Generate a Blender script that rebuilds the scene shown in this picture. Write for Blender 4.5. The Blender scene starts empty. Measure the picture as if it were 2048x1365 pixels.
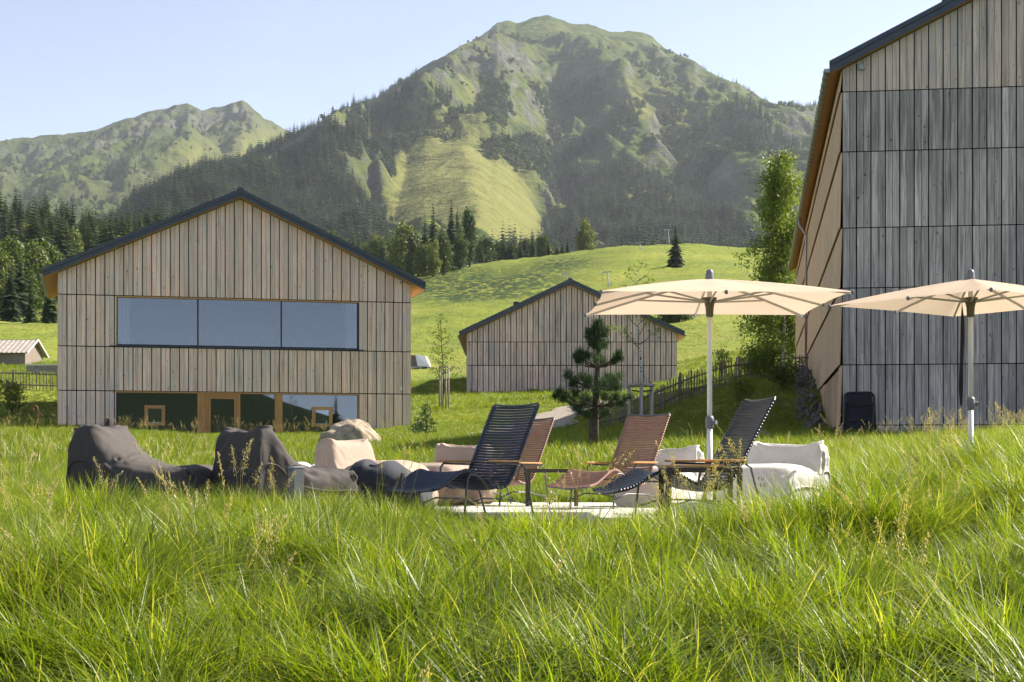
import bpy, bmesh, math, random
import numpy as np
from mathutils import Vector, Matrix, Euler

random.seed(7)
RNG = np.random.default_rng(11)
SC = bpy.context.scene
COL = SC.collection
R = math.radians

# ------------------------------------------------------------------ camera
FPX = 3300.0          # focal length in pixels of a 2048 px wide frame
HOR = 940.0           # image row of the horizon
cam_d = bpy.data.cameras.new('camera')
cam = bpy.data.objects.new('camera', cam_d)
COL.objects.link(cam)
cam.location = (0, 0, 0)
cam.rotation_euler = (R(90), 0, 0)
cam_d.sensor_width = 36.0
cam_d.sensor_fit = 'HORIZONTAL'
cam_d.lens = 36.0 * FPX / 2048.0
cam_d.shift_y = (HOR - 682.5) / 2048.0
cam_d.clip_start = 0.05
cam_d.clip_end = 40000
SC.camera = cam

# ------------------------------------------------------------------ sky, sun, exposure
SUN_EL, SUN_AZ = R(39), R(25)       # azimuth measured from +X (right) towards +Y (away)
world = bpy.data.worlds.new('World')
SC.world = world
world.use_nodes = True
wn = world.node_tree
for n in list(wn.nodes):
    wn.nodes.remove(n)
w_out = wn.nodes.new('ShaderNodeOutputWorld')
w_bg = wn.nodes.new('ShaderNodeBackground')
w_sky = wn.nodes.new('ShaderNodeTexSky')
w_sky.sky_type = 'NISHITA'
w_sky.sun_disc = False
w_sky.sun_elevation = SUN_EL
w_sky.sun_rotation = math.pi / 2 - SUN_AZ
w_sky.altitude = 2800
w_sky.air_density = 0.55
w_sky.dust_density = 4.0
w_sky.ozone_density = 1.0
w_bg.inputs['Strength'].default_value = 0.12
w_hs = wn.nodes.new('ShaderNodeHueSaturation')       # hazy summer sky, less blue than clean air
w_hs.inputs['Saturation'].default_value = 0.66
wn.links.new(w_sky.outputs['Color'], w_hs.inputs['Color'])
w_tc = wn.nodes.new('ShaderNodeTexCoord'); w_mp = wn.nodes.new('ShaderNodeMapping')
w_mp.inputs['Scale'].default_value = (2.2, 2.2, 9.0)
w_nz = wn.nodes.new('ShaderNodeTexNoise'); w_nz.inputs['Scale'].default_value = 2.6; w_nz.inputs['Detail'].default_value = 7; w_nz.inputs['Roughness'].default_value = 0.62
w_cr = wn.nodes.new('ShaderNodeValToRGB'); w_cr.color_ramp.elements[0].position = 0.52; w_cr.color_ramp.elements[0].color = (0, 0, 0, 1)
w_cr.color_ramp.elements[1].position = 0.85; w_cr.color_ramp.elements[1].color = (0.22, 0.22, 0.22, 1)
w_mx = wn.nodes.new('ShaderNodeMix'); w_mx.data_type = 'RGBA'; w_mx.blend_type = 'SCREEN'      # thin veils of cirrus
wn.links.new(w_tc.outputs['Generated'], w_mp.inputs['Vector']); wn.links.new(w_mp.outputs['Vector'], w_nz.inputs['Vector'])
wn.links.new(w_nz.outputs['Fac'], w_cr.inputs['Fac']); w_mx.blend_type = 'ADD'
wn.links.new(w_cr.outputs['Color'], w_mx.inputs[7]); wn.links.new(w_hs.outputs['Color'], w_mx.inputs[6]); w_mx.inputs[0].default_value = 1.6
wn.links.new(w_mx.outputs[2], w_bg.inputs['Color'])
wn.links.new(w_bg.outputs['Background'], w_out.inputs['Surface'])

sun_d = bpy.data.lights.new('sun', 'SUN')
sun_d.energy = 5.0
sun_d.angle = R(0.55)
sun_d.color = (1.0, 0.925, 0.80)
sun = bpy.data.objects.new('sun', sun_d)
COL.objects.link(sun)
SUN_DIR = Vector((math.cos(SUN_EL) * math.cos(SUN_AZ), math.cos(SUN_EL) * math.sin(SUN_AZ), math.sin(SUN_EL)))
sun.rotation_euler = SUN_DIR.to_track_quat('Z', 'Y').to_euler()
sun.location = (60, 20, 80)

SC.view_settings.view_transform = 'Standard'
SC.view_settings.look = 'None'
SC.view_settings.gamma = 1.0
SC.view_settings.use_curve_mapping = False
SC.view_settings.exposure = 1.36
SC.render.engine = 'CYCLES'
SC.cycles.use_denoising = True
SC.cycles.max_bounces = 6
SC.cycles.diffuse_bounces = 3
SC.cycles.glossy_bounces = 2
SC.cycles.use_adaptive_sampling = True
SC.cycles.adaptive_threshold = 0.025
SC.cycles.transmission_bounces = 5
SC.cycles.transparent_max_bounces = 8
SC.cycles.volume_bounces = 1
SC.cycles.sample_clamp_indirect = 6.0
SC.cycles.caustics_reflective = False
SC.cycles.caustics_refractive = False

# ------------------------------------------------------------------ helpers
def P(px, py, D):
    return Vector(((px - 1024.0) / FPX * D, D, (HOR - py) / FPX * D))

def XP(px, D):
    return (px - 1024.0) / FPX * D

def tag(o, label=None, cat=None, group=None, kind=None):
    if label: o['label'] = label
    if cat: o['category'] = cat
    if group: o['group'] = group
    if kind: o['kind'] = kind
    return o

def link(o, parent=None):
    COL.objects.link(o)
    if parent is not None:
        o.parent = parent
    return o

def empty(name, loc=(0, 0, 0), rz=0.0, label=None, cat=None, group=None):
    o = bpy.data.objects.new(name, None)
    o.empty_display_size = 0.2
    link(o)
    o.location = loc
    o.rotation_euler = (0, 0, rz)
    return tag(o, label, cat, group)

class MB:
    """collects faces of one mesh"""
    def __init__(s):
        s.v = []
        s.f = []
    def add(s, verts, faces):
        n = len(s.v)
        s.v.extend([tuple(q) for q in verts])
        s.f.extend([tuple(i + n for i in f) for f in faces])
        return s
    def box(s, x0, x1, y0, y1, z0, z1):
        return s.add([(x0, y0, z0), (x1, y0, z0), (x1, y1, z0), (x0, y1, z0), (x0, y0, z1), (x1, y0, z1), (x1, y1, z1), (x0, y1, z1)],
                     [(0, 3, 2, 1), (4, 5, 6, 7), (0, 1, 5, 4), (1, 2, 6, 5), (2, 3, 7, 6), (3, 0, 4, 7)])
    def prism_y(s, poly, y0, y1):
        """poly is [(x,z)] counter-clockwise seen from -y"""
        n = len(poly)
        v = [(x, y0, z) for x, z in poly] + [(x, y1, z) for x, z in poly]
        f = [tuple(range(n)), tuple(range(2 * n - 1, n - 1, -1))]
        for i in range(n):
            j = (i + 1) % n
            f.append((i, n + i, n + j, j))
        return s.add(v, f)
    def prism_z(s, poly, z0, z1):
        n = len(poly)
        v = [(x, y, z0) for x, y in poly] + [(x, y, z1) for x, y in poly]
        f = [tuple(range(n - 1, -1, -1)), tuple(range(n, 2 * n))]
        for i in range(n):
            j = (i + 1) % n
            f.append((i, j, n + j, n + i))
        return s.add(v, f)
    def tube(s, pts, r, n=8, caps=True, flat=1.0):
        pts = [Vector(p) for p in pts]
        m = len(pts)
        rr = r if isinstance(r, (list, tuple)) else [r] * m
        vs, fs = [], []
        up = None
        for i, p in enumerate(pts):
            t = (pts[min(i + 1, m - 1)] - pts[max(i - 1, 0)])
            if t.length < 1e-9: t = Vector((0, 0, 1))
            t.normalize()
            if up is None:
                a = Vector((0, 0, 1)) if abs(t.z) < 0.9 else Vector((1, 0, 0))
                up = (a - t * a.dot(t)).normalized()
            else:
                up = up - t * up.dot(t)
                if up.length < 1e-6:
                    a = Vector((1, 0, 0)); up = a - t * a.dot(t)
                up.normalize()
            sd = t.cross(up)
            for k in range(n):
                an = 2 * math.pi * k / n
                vs.append(p + (up * math.sin(an) * flat + sd * math.cos(an)) * rr[i])
        for i in range(m - 1):
            for k in range(n):
                a = i * n + k; b = i * n + (k + 1) % n
                fs.append((a, b, b + n, a + n))
        if caps:
            fs.append(tuple(range(n - 1, -1, -1)))
            fs.append(tuple(range((m - 1) * n, m * n)))
        return s.add(vs, fs)
    def bar(s, a, b, w, h, up=(0, 0, 1)):
        a = Vector(a); b = Vector(b)
        t = (b - a).normalized()
        u = Vector(up)
        if abs(t.dot(u)) > 0.97: u = Vector((0, 1, 0))
        u = (u - t * u.dot(t)).normalized()
        sd = t.cross(u)
        v = []
        for p in (a, b):
            for sx, sz in ((-1, -1), (1, -1), (1, 1), (-1, 1)):
                v.append(p + sd * (w / 2 * sx) + u * (h / 2 * sz))
        return s.add(v, [(0, 1, 2, 3), (7, 6, 5, 4), (0, 4, 5, 1), (1, 5, 6, 2), (2, 6, 7, 3), (3, 7, 4, 0)])
    def lathe(s, prof, n=16, c=(0, 0, 0)):
        vs, fs = [], []
        for r, z in prof:
            for k in range(n):
                a = 2 * math.pi * k / n
                vs.append((c[0] + r * math.cos(a), c[1] + r * math.sin(a), c[2] + z))
        for i in range(len(prof) - 1):
            for k in range(n):
                a = i * n + k; b = i * n + (k + 1) % n
                fs.append((a, b, b + n, a + n))
        fs.append(tuple(range(n - 1, -1, -1)))
        fs.append(tuple(range((len(prof) - 1) * n, len(prof) * n)))
        return s.add(vs, fs)
    def mesh(s, name, mat=None, smooth=False, fix=True):
        me = bpy.data.meshes.new(name)
        me.from_pydata(s.v, [], s.f)
        if fix:
            bm = bmesh.new(); bm.from_mesh(me)
            bmesh.ops.recalc_face_normals(bm, faces=bm.faces)
            bm.to_mesh(me); bm.free()
        if mat: me.materials.append(mat)
        if smooth: me.polygons.foreach_set('use_smooth', [True] * len(me.polygons))
        me.update()
        return me
    def build(s, name, mat, parent=None, smooth=False, bevel=0.0, fix=True, **kw):
        o = bpy.data.objects.new(name, s.mesh(name, mat, smooth, fix))
        link(o, parent)
        if bevel:
            m = o.modifiers.new('bevel', 'BEVEL'); m.width = bevel; m.segments = 2; m.limit_method = 'ANGLE'
        tag(o, **kw)
        return o

def np_mesh(name, verts, quads=None, tris=None, mat=None, smooth=False):
    """fast mesh from numpy arrays"""
    me = bpy.data.meshes.new(name)
    verts = np.asarray(verts, dtype=np.float32)
    me.vertices.add(len(verts))
    me.vertices.foreach_set('co', verts.ravel())
    nq = 0 if quads is None else len(quads)
    nt = 0 if tris is None else len(tris)
    loops = []
    if nq: loops.append(np.asarray(quads, dtype=np.int32).ravel())
    if nt: loops.append(np.asarray(tris, dtype=np.int32).ravel())
    lp = np.concatenate(loops)
    me.loops.add(len(lp))
    me.loops.foreach_set('vertex_index', lp)
    starts = np.concatenate([np.arange(nq) * 4, nq * 4 + np.arange(nt) * 3]).astype(np.int32)
    me.polygons.add(nq + nt)
    me.polygons.foreach_set('loop_start', starts)
    if smooth:
        me.polygons.foreach_set('use_smooth', np.ones(nq + nt, dtype=bool))
    if mat: me.materials.append(mat)
    me.update(calc_edges=True)
    return me

def grid_quads(nr, nc):
    i = np.arange(nr - 1)[:, None] * nc + np.arange(nc - 1)[None, :]
    i = i.ravel()
    return np.stack([i, i + 1, i + nc + 1, i + nc], 1)

def add_attr(me, name, arr):
    a = me.attributes.new(name, 'FLOAT', 'POINT')
    a.data.foreach_set('value', np.asarray(arr, dtype=np.float32).ravel())

# gradient noise in numpy
_perm = RNG.permutation(512).astype(np.int64)
_ang = RNG.random(512) * 2 * np.pi
def pnoise(x, y):
    xi = np.floor(x).astype(np.int64); yi = np.floor(y).astype(np.int64)
    xf = x - xi; yf = y - yi
    def g(ix, iy, dx, dy):
        h = _perm[(_perm[ix & 511] + iy) & 511]
        return np.cos(_ang[h]) * dx + np.sin(_ang[h]) * dy
    u = xf * xf * xf * (xf * (xf * 6 - 15) + 10); v = yf * yf * yf * (yf * (yf * 6 - 15) + 10)
    a = g(xi, yi, xf, yf); b = g(xi + 1, yi, xf - 1, yf)
    c = g(xi, yi + 1, xf, yf - 1); d = g(xi + 1, yi + 1, xf - 1, yf - 1)
    return ((a + u * (b - a)) + v * ((c + u * (d - c)) - (a + u * (b - a)))) * 1.4
def fbm(x, y, oct=4, lac=2.03, gain=0.5):
    s = 0; a = 1.0; t = 0
    for i in range(oct):
        s = s + a * pnoise(x + 17.3 * i, y - 9.1 * i); t += a
        x = x * lac; y = y * lac; a *= gain
    return s / t
def ridged(x, y, oct=4, lac=2.07, gain=0.52):
    s = 0; a = 1.0; t = 0; w = 1.0
    for i in range(oct):
        n = 1 - np.abs(pnoise(x + 31.7 * i, y + 11.9 * i))
        n = n * n * w
        w = np.clip(n * 1.6, 0, 1)
        s = s + a * n; t += a
        x = x * lac; y = y * lac; a *= gain
    return s / t
def sstep(a, b, x):
    t = np.clip((x - a) / (b - a), 0, 1)
    return t * t * (3 - 2 * t)
# ------------------------------------------------------------------ materials
class NT:
    def __init__(s, name):
        s.m = bpy.data.materials.new(name); s.m.use_nodes = True
        s.t = s.m.node_tree
        for n in list(s.t.nodes): s.t.nodes.remove(n)
        s.out = s.t.nodes.new('ShaderNodeOutputMaterial')
    def n(s, typ, **kw):
        o = s.t.nodes.new(typ)
        for k, v in kw.items():
            if k.startswith('i_'): o.inputs[k[2:].replace('_', ' ')].default_value = v
            else: setattr(o, k, v)
        return o
    def l(s, a, b): s.t.links.new(a, b)
    def noise(s, vec, scale, detail=4, rough=0.55, dist=0.0):
        o = s.n('ShaderNodeTexNoise'); o.inputs['Scale'].default_value = scale
        o.inputs['Detail'].default_value = detail; o.inputs['Roughness'].default_value = rough
        o.inputs['Distortion'].default_value = dist
        if vec is not None: s.l(vec, o.inputs['Vector'])
        return o.outputs['Fac']
    def ramp(s, fac, stops, interp='LINEAR'):
        o = s.n('ShaderNodeValToRGB'); o.color_ramp.interpolation = interp
        e = o.color_ramp.elements
        while len(e) < len(stops): e.new(0.5)
        for i, (p, c) in enumerate(stops):
            e[i].position = p
            e[i].color = (c, c, c, 1) if isinstance(c, (int, float)) else (*c, 1)
        s.l(fac, o.inputs['Fac'])
        return o.outputs['Color']
    def math(s, op, a, b=None, clamp=False):
        o = s.n('ShaderNodeMath', operation=op, use_clamp=clamp)
        for i, q in enumerate((a, b)):
            if q is None: continue
            if isinstance(q, (int, float)): o.inputs[i].default_value = q
            else: s.l(q, o.inputs[i])
        return o.outputs[0]
    def mix(s, fac, a, b, mode='MIX'):
        o = s.n('ShaderNodeMix', data_type='RGBA', blend_type=mode)
        for sock, q in ((o.inputs[0], fac), (o.inputs[6], a), (o.inputs[7], b)):
            if isinstance(q, (int, float)): sock.default_value = q if sock == o.inputs[0] else (q, q, q, 1)
            elif isinstance(q, tuple): sock.default_value = (*q, 1)
            else: s.l(q, sock)
        return o.outputs[2]
    def vmul(s, vec, x, y, z):
        o = s.n('ShaderNodeVectorMath', operation='MULTIPLY'); s.l(vec, o.inputs[0]); o.inputs[1].default_value = (x, y, z)
        return o.outputs[0]
    def vadd(s, a, b):
        o = s.n('ShaderNodeVectorMath', operation='ADD'); s.l(a, o.inputs[0]); s.l(b, o.inputs[1])
        return o.outputs[0]
    def bump(s, h, strength=0.3, dist=0.02):
        o = s.n('ShaderNodeBump'); o.inputs['Strength'].default_value = strength; o.inputs['Distance'].default_value = dist
        s.l(h, o.inputs['Height'])
        return o.outputs[0]
    def bsdf(s, col, rough=0.7, spec=0.3, metal=0.0, normal=None, **kw):
        o = s.n('ShaderNodeBsdfPrincipled')
        if isinstance(col, tuple): o.inputs['Base Color'].default_value = (*col, 1)
        else: s.l(col, o.inputs['Base Color'])
        if isinstance(rough, (int, float)): o.inputs['Roughness'].default_value = rough
        else: s.l(rough, o.inputs['Roughness'])
        o.inputs['Specular IOR Level'].default_value = spec
        o.inputs['Metallic'].default_value = metal
        if normal is not None: s.l(normal, o.inputs['Normal'])
        for k, v in kw.items(): o.inputs[k.replace('_', ' ')].default_value = v
        return o.outputs[0]
    def done(s, sh): s.l(sh, s.out.inputs['Surface']); return s.m

def wpos(t): return t.n('ShaderNodeNewGeometry').outputs['Position']
def orand(t): return t.n('ShaderNodeObjectInfo').outputs['Random']

def mat_plain(name, col, rough=0.6, spec=0.3, metal=0.0, var=0.12, scale=8.0, bump=0.0):
    t = NT(name); p = wpos(t)
    nz = t.noise(p, scale, 5)
    c = t.mix(1.0, col, t.ramp(nz, [(0.25, 1 - var), (0.75, 1 + var)]), 'MULTIPLY')
    nm = t.bump(nz, bump, 0.01) if bump else None
    return t.done(t.bsdf(c, rough, spec, metal, nm))

def mat_wood(name, tones, grey, grey_amt=0.5, knot=0.6, streak=0.5, rough=0.75, wscale=0.5, tone_var=0.16, dark=(0.05, 0.045, 0.042)):
    """weathered larch or spruce boards, grain along z; every board object gets a tone of its own"""
    t = NT(name); p = wpos(t); rnd = orand(t)
    off = t.n('ShaderNodeCombineXYZ'); t.l(t.math('MULTIPLY', rnd, 37.0), off.inputs[2]); t.l(t.math('MULTIPLY', rnd, 11.0), off.inputs[0])
    q = t.vadd(p, off.outputs[0])
    grain = t.noise(t.vmul(q, 1, 1, 0.045), 22, 4, 0.6)
    fine = t.noise(t.vmul(q, 1, 1, 0.02), 90, 2, 0.5)
    base = t.ramp(grain, [(0.30, tones[0]), (0.52, tones[1]), (0.72, tones[2])])
    r2 = t.math('FRACT', t.math('MULTIPLY', rnd, 7.31))
    tone = t.ramp(r2, [(0.0, 1 - tone_var), (0.5, 1.0), (1.0, 1 + tone_var)])
    base = t.mix(1.0, base, tone, 'MULTIPLY')
    # greying that runs down in streaks, in patches of its own
    patch = t.noise(t.vmul(p, 1, 1, 0.55), wscale, 4, 0.6)
    st = t.noise(t.vmul(q, 1, 1, 0.06), 6.0, 3, 0.6)
    g = t.math('MULTIPLY', t.ramp(patch, [(0.40, 0.0), (0.60, 1.0)]), t.ramp(st, [(0.40, 0.15), (0.60, 1.0)]))
    g = t.math('ADD', t.math('MULTIPLY', g, grey_amt), t.math('MULTIPLY', t.math('FRACT', t.math('MULTIPLY', rnd, 3.7)), 0.18), True)
    col = t.mix(g, base, grey)
    s2 = t.noise(t.vmul(q, 1, 1, 0.035), 9.0, 3, 0.65)
    sk = t.math('MULTIPLY', t.ramp(s2, [(0.54, 0.0), (0.70, 1.0)]), streak)
    col = t.mix(sk, col, dark)
    col = t.mix(0.25, col, t.ramp(fine, [(0.3, 0.55), (0.7, 1.25)]), 'MULTIPLY')
    # knots
    vo = t.n('ShaderNodeTexVoronoi', feature='F1'); vo.inputs['Scale'].default_value = 3.4; vo.inputs['Randomness'].default_value = 1.0
    wob = t.n('ShaderNodeTexNoise'); wob.inputs['Scale'].default_value = 14.0; t.l(q, wob.inputs['Vector'])
    wv = t.n('ShaderNodeVectorMath', operation='SCALE'); t.l(wob.outputs['Color'], wv.inputs[0]); wv.inputs['Scale'].default_value = 0.16
    t.l(t.vadd(t.vmul(q, 1.5, 1.5, 0.75), wv.outputs[0]), vo.inputs['Vector'])
    vsz = t.math('MULTIPLY', t.n('ShaderNodeSeparateColor').outputs[0], 1.0)
    sepc = vsz.node.inputs[0].links[0].from_node; t.l(vo.outputs['Color'], sepc.inputs[0])
    kd = t.math('ADD', vo.outputs['Distance'], t.math('MULTIPLY', vsz, 0.075))
    kn = t.math('MULTIPLY', t.ramp(kd, [(0.07, 1.0), (0.16, 0.0)]), knot * 0.85)
    col = t.mix(kn, col, (0.07, 0.04, 0.025))
    nm = t.bump(grain, 0.35, 0.006)
    return t.done(t.bsdf(col, rough, 0.25, 0, nm))

M = {}
M['larch'] = mat_wood('larch_boards', [(0.76, 0.50, 0.385), (0.91, 0.665, 0.55), (0.94, 0.75, 0.645)], (0.66, 0.575, 0.545), 0.75, 1.0, 0.42, tone_var=0.17)
M['larch_mid'] = mat_wood('larch_boards_greying', [(0.62, 0.435, 0.355), (0.82, 0.605, 0.51), (0.88, 0.69, 0.59)], (0.45, 0.395, 0.375), 0.9, 0.95, 0.6, wscale=0.35)
M['larch_grey'] = mat_wood('larch_boards_silver', [(0.38, 0.325, 0.28), (0.60, 0.52, 0.455), (0.80, 0.705, 0.62)], (0.27, 0.245, 0.228), 0.9, 1.0, 0.55, tone_var=0.26, wscale=0.45)
M['larch_top'] = mat_wood('larch_boards_sheltered', [(0.56, 0.41, 0.305), (0.74, 0.575, 0.455), (0.82, 0.665, 0.54)], (0.48, 0.445, 0.415), 0.8, 0.9, 0.45, tone_var=0.2)
M['larch_warm'] = mat_wood('larch_boards_fresh', [(0.66, 0.40, 0.215), (0.80, 0.53, 0.315), (0.86, 0.62, 0.40)], (0.40, 0.29, 0.2), 0.3, 0.4, 0.12, tone_var=0.14)
M['oak'] = mat_wood('oiled_wood', [(0.42, 0.20, 0.07), (0.56, 0.29, 0.115), (0.64, 0.37, 0.17)], (0.45, 0.28, 0.14), 0.2, 0.2, 0.05, tone_var=0.08)
M['soffit'] = mat_wood('soffit_wood', [(0.40, 0.205, 0.07), (0.54, 0.29, 0.11), (0.62, 0.36, 0.16)], (0.45, 0.30, 0.16), 0.2, 0.3, 0.05, tone_var=0.05)
M['oldwood'] = mat_wood('old_barn_boards', [(0.16, 0.12, 0.09), (0.25, 0.19, 0.15), (0.34, 0.27, 0.21)], (0.24, 0.22, 0.2), 0.6, 0.4, 0.4)
M['paling'] = mat_wood('weathered_palings', [(0.11, 0.088, 0.07), (0.18, 0.15, 0.122), (0.26, 0.22, 0.185)], (0.18, 0.17, 0.16), 0.7, 0.3, 0.2, tone_var=0.3)
M['stake'] = mat_wood('stake_wood', [(0.22, 0.19, 0.16), (0.34, 0.30, 0.26), (0.42, 0.38, 0.33)], (0.28, 0.27, 0.26), 0.6, 0.3, 0.2)
M['bamboo'] = mat_plain('bamboo_armrest', (0.50, 0.255, 0.085), 0.4, 0.4, 0, 0.18, 25)
M['backing'] = mat_plain('dark_backing', (0.012, 0.011, 0.010), 0.9, 0.1)
M['roofmetal'] = mat_plain('roof_metal', (0.055, 0.066, 0.082), 0.42, 0.5, 0.25, 0.15, 3.0)
M['roofsheet'] = mat_plain('roof_sheet', (0.045, 0.05, 0.06), 0.5, 0.5, 0.2, 0.2, 2.0)
M['zinc'] = mat_plain('zinc', (0.33, 0.33, 0.33), 0.42, 0.5, 0.7, 0.18, 6.0)
M['steel'] = mat_plain('brushed_steel', (0.42, 0.43, 0.43), 0.35, 0.5, 0.85, 0.08, 20.0)
M['frame_dark'] = mat_plain('window_frame_dark', (0.035, 0.035, 0.04), 0.5, 0.4)
M['interior'] = mat_plain('room_interior', (0.09, 0.085, 0.08), 0.9, 0.1)
M['interior_light'] = mat_plain('room_back_wall', (0.16, 0.15, 0.14), 0.9, 0.1)
M['white'] = mat_plain('white_paint', (0.74, 0.73, 0.71), 0.5, 0.3, 0, 0.06, 6)
M['offwhite'] = mat_plain('lime_render', (0.66, 0.64, 0.60), 0.8, 0.2, 0, 0.12, 2)
M['black'] = mat_plain('black_plastic', (0.012, 0.012, 0.013), 0.45, 0.4, 0, 0.2, 12)
M['blacknet'] = mat_plain('black_fabric', (0.022, 0.022, 0.025), 0.8, 0.2, 0, 0.3, 30)
M['bronze'] = mat_plain('bronze_metal', (0.060, 0.046, 0.036), 0.45, 0.4, 0.3, 0.15, 12)
M['greysteel'] = mat_plain('grey_tube', (0.10, 0.10, 0.10), 0.4, 0.5, 0.5, 0.15, 12)
M['olive'] = mat_plain('olive_plastic', (0.13, 0.115, 0.075), 0.5, 0.4, 0, 0.1, 12)
M['cap'] = mat_plain('cap_plastic', (0.16, 0.165, 0.18), 0.45, 0.4, 0, 0.1, 12)
M['rust'] = mat_plain('rusty_iron', (0.17, 0.09, 0.06), 0.8, 0.2, 0.1, 0.35, 20)
M['navy'] = mat_plain('navy_slat', (0.020, 0.030, 0.058), 0.42, 0.5, 0, 0.10, 10)
M['navy_dark'] = mat_plain('dark_grey_slat', (0.032, 0.036, 0.046), 0.42, 0.5, 0, 0.10, 10)
M['terracotta'] = mat_plain('terracotta_slat', (0.30, 0.165, 0.115), 0.5, 0.4, 0, 0.10, 10)
M['bollard'] = mat_plain('bollard_grey', (0.13, 0.135, 0.14), 0.5, 0.4, 0.0, 0.1, 9)
M['tileroof'] = mat_plain('corrugated_roof', (0.36, 0.315, 0.275), 0.7, 0.3, 0, 0.25, 3.0)
M['shade_stone'] = mat_plain('shaded_packing_stone', (0.13, 0.12, 0.105), 0.9, 0.2, 0, 0.5, 4.0)  # stone colour darkened to carry the shade at the barn's foot
M['stonewall'] = mat_plain('wall_stone', (0.33, 0.30, 0.26), 0.9, 0.2, 0, 0.4, 3.0)
M['cable'] = mat_plain('cable', (0.05, 0.05, 0.05), 0.6, 0.3)
M['ltmetal'] = mat_plain('galvanised_post', (0.42, 0.42, 0.41), 0.5, 0.5, 0.3, 0.15, 2.0)

def mat_fabric(name, col, rough=0.85, trans=0.0, weave=220, var=0.10, crs=0.10):
    t = NT(name); p = wpos(t)
    big = t.noise(p, 2.2, 4); fn = t.noise(p, weave, 2)
    c = t.mix(1.0, col, t.ramp(big, [(0.25, 1 - var), (0.75, 1 + var)]), 'MULTIPLY')
    c = t.mix(0.3, c, t.ramp(fn, [(0.3, 0.75), (0.7, 1.2)]), 'MULTIPLY')
    crease = t.ramp(t.noise(t.vmul(p, 1.0, 1.0, 1.6), 3.2, 2, 0.4, 1.0), [(0.32, 1.0), (0.50, 0.0), (0.68, 1.0)])
    b0 = t.n('ShaderNodeBump'); b0.inputs['Strength'].default_value = crs; b0.inputs['Distance'].default_value = 0.03; t.l(crease, b0.inputs['Height'])
    bb_ = t.n('ShaderNodeBump'); bb_.inputs['Strength'].default_value = 0.15; bb_.inputs['Distance'].default_value = 0.002; t.l(fn, bb_.inputs['Height']); t.l(b0.outputs[0], bb_.inputs['Normal'])
    b1 = bb_.outputs[0]
    sh = t.bsdf(c, rough, 0.25, 0, b1)
    if trans:
        tr = t.n('ShaderNodeBsdfTranslucent'); t.l(c, tr.inputs['Color'])
        mx = t.n('ShaderNodeMixShader'); mx.inputs[0].default_value = trans
        t.l(sh, mx.inputs[1]); t.l(tr.outputs[0], mx.inputs[2]); sh = mx.outputs[0]
    return t.done(sh)
M['bag_dark'] = mat_fabric('charcoal_canvas', (0.076, 0.066, 0.061))
M['bag_navy'] = mat_fabric('slate_canvas', (0.040, 0.042, 0.052))
M['bag_beige'] = mat_fabric('beige_canvas', (0.37, 0.285, 0.222))
M['bag_white'] = mat_fabric('ivory_canvas', (0.60, 0.58, 0.545))
M['canopy'] = mat_fabric('sand_canopy', (0.72, 0.56, 0.42), 0.9, 0.36, 260, 0.04, 0.04)
M['curtain'] = mat_fabric('sheer_curtain', (0.88, 0.88, 0.88), 0.9, 0.4, 60, 0.05, 0.1)

def mat_glass():
    t = NT('window_glass')
    gl = t.n('ShaderNodeBsdfGlossy'); gl.inputs['Roughness'].default_value = 0.012
    gl.inputs['Color'].default_value = (0.92, 0.95, 1.0, 1)
    w = t.noise(t.vmul(wpos(t), 1, 1, 1), 0.35, 1)
    t.l(t.bump(w, 0.04, 0.02), gl.inputs['Normal'])
    tr = t.n('ShaderNodeBsdfTransparent'); tr.inputs['Color'].default_value = (0.84, 0.86, 0.87, 1)
    fr = t.n('ShaderNodeFresnel'); fr.inputs['IOR'].default_value = 1.95
    mx = t.n('ShaderNodeMixShader'); t.l(fr.outputs[0], mx.inputs[0]); t.l(tr.outputs[0], mx.inputs[1]); t.l(gl.outputs[0], mx.inputs[2])
    return t.done(mx.outputs[0])
M['glass'] = mat_glass()

def mat_leaf(name, cols, trans=0.45, rough=0.5, attr=None, objvar=True):
    """leaves, needles and blades: diffuse + translucent, tone varied over position and from copy to copy"""
    t = NT(name); p = wpos(t)
    nz = t.noise(p, 1.3, 3)
    f = nz
    if objvar: f = t.math('ADD', t.math('MULTIPLY', nz, 0.55), t.math('MULTIPLY', orand(t), 0.45))
    c = t.ramp(f, [(0.25, cols[0]), (0.5, cols[1]), (0.78, cols[2])])
    sh = t.bsdf(c, rough, 0.3)
    tr = t.n('ShaderNodeBsdfTranslucent')
    c2 = t.mix(1.0, c, (1.25, 1.3, 0.55), 'MULTIPLY')
    t.l(c2, tr.inputs['Color'])
    mx = t.n('ShaderNodeMixShader'); mx.inputs[0].default_value = trans
    t.l(sh, mx.inputs[1]); t.l(tr.outputs[0], mx.inputs[2])
    return t.done(mx.outputs[0])

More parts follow.
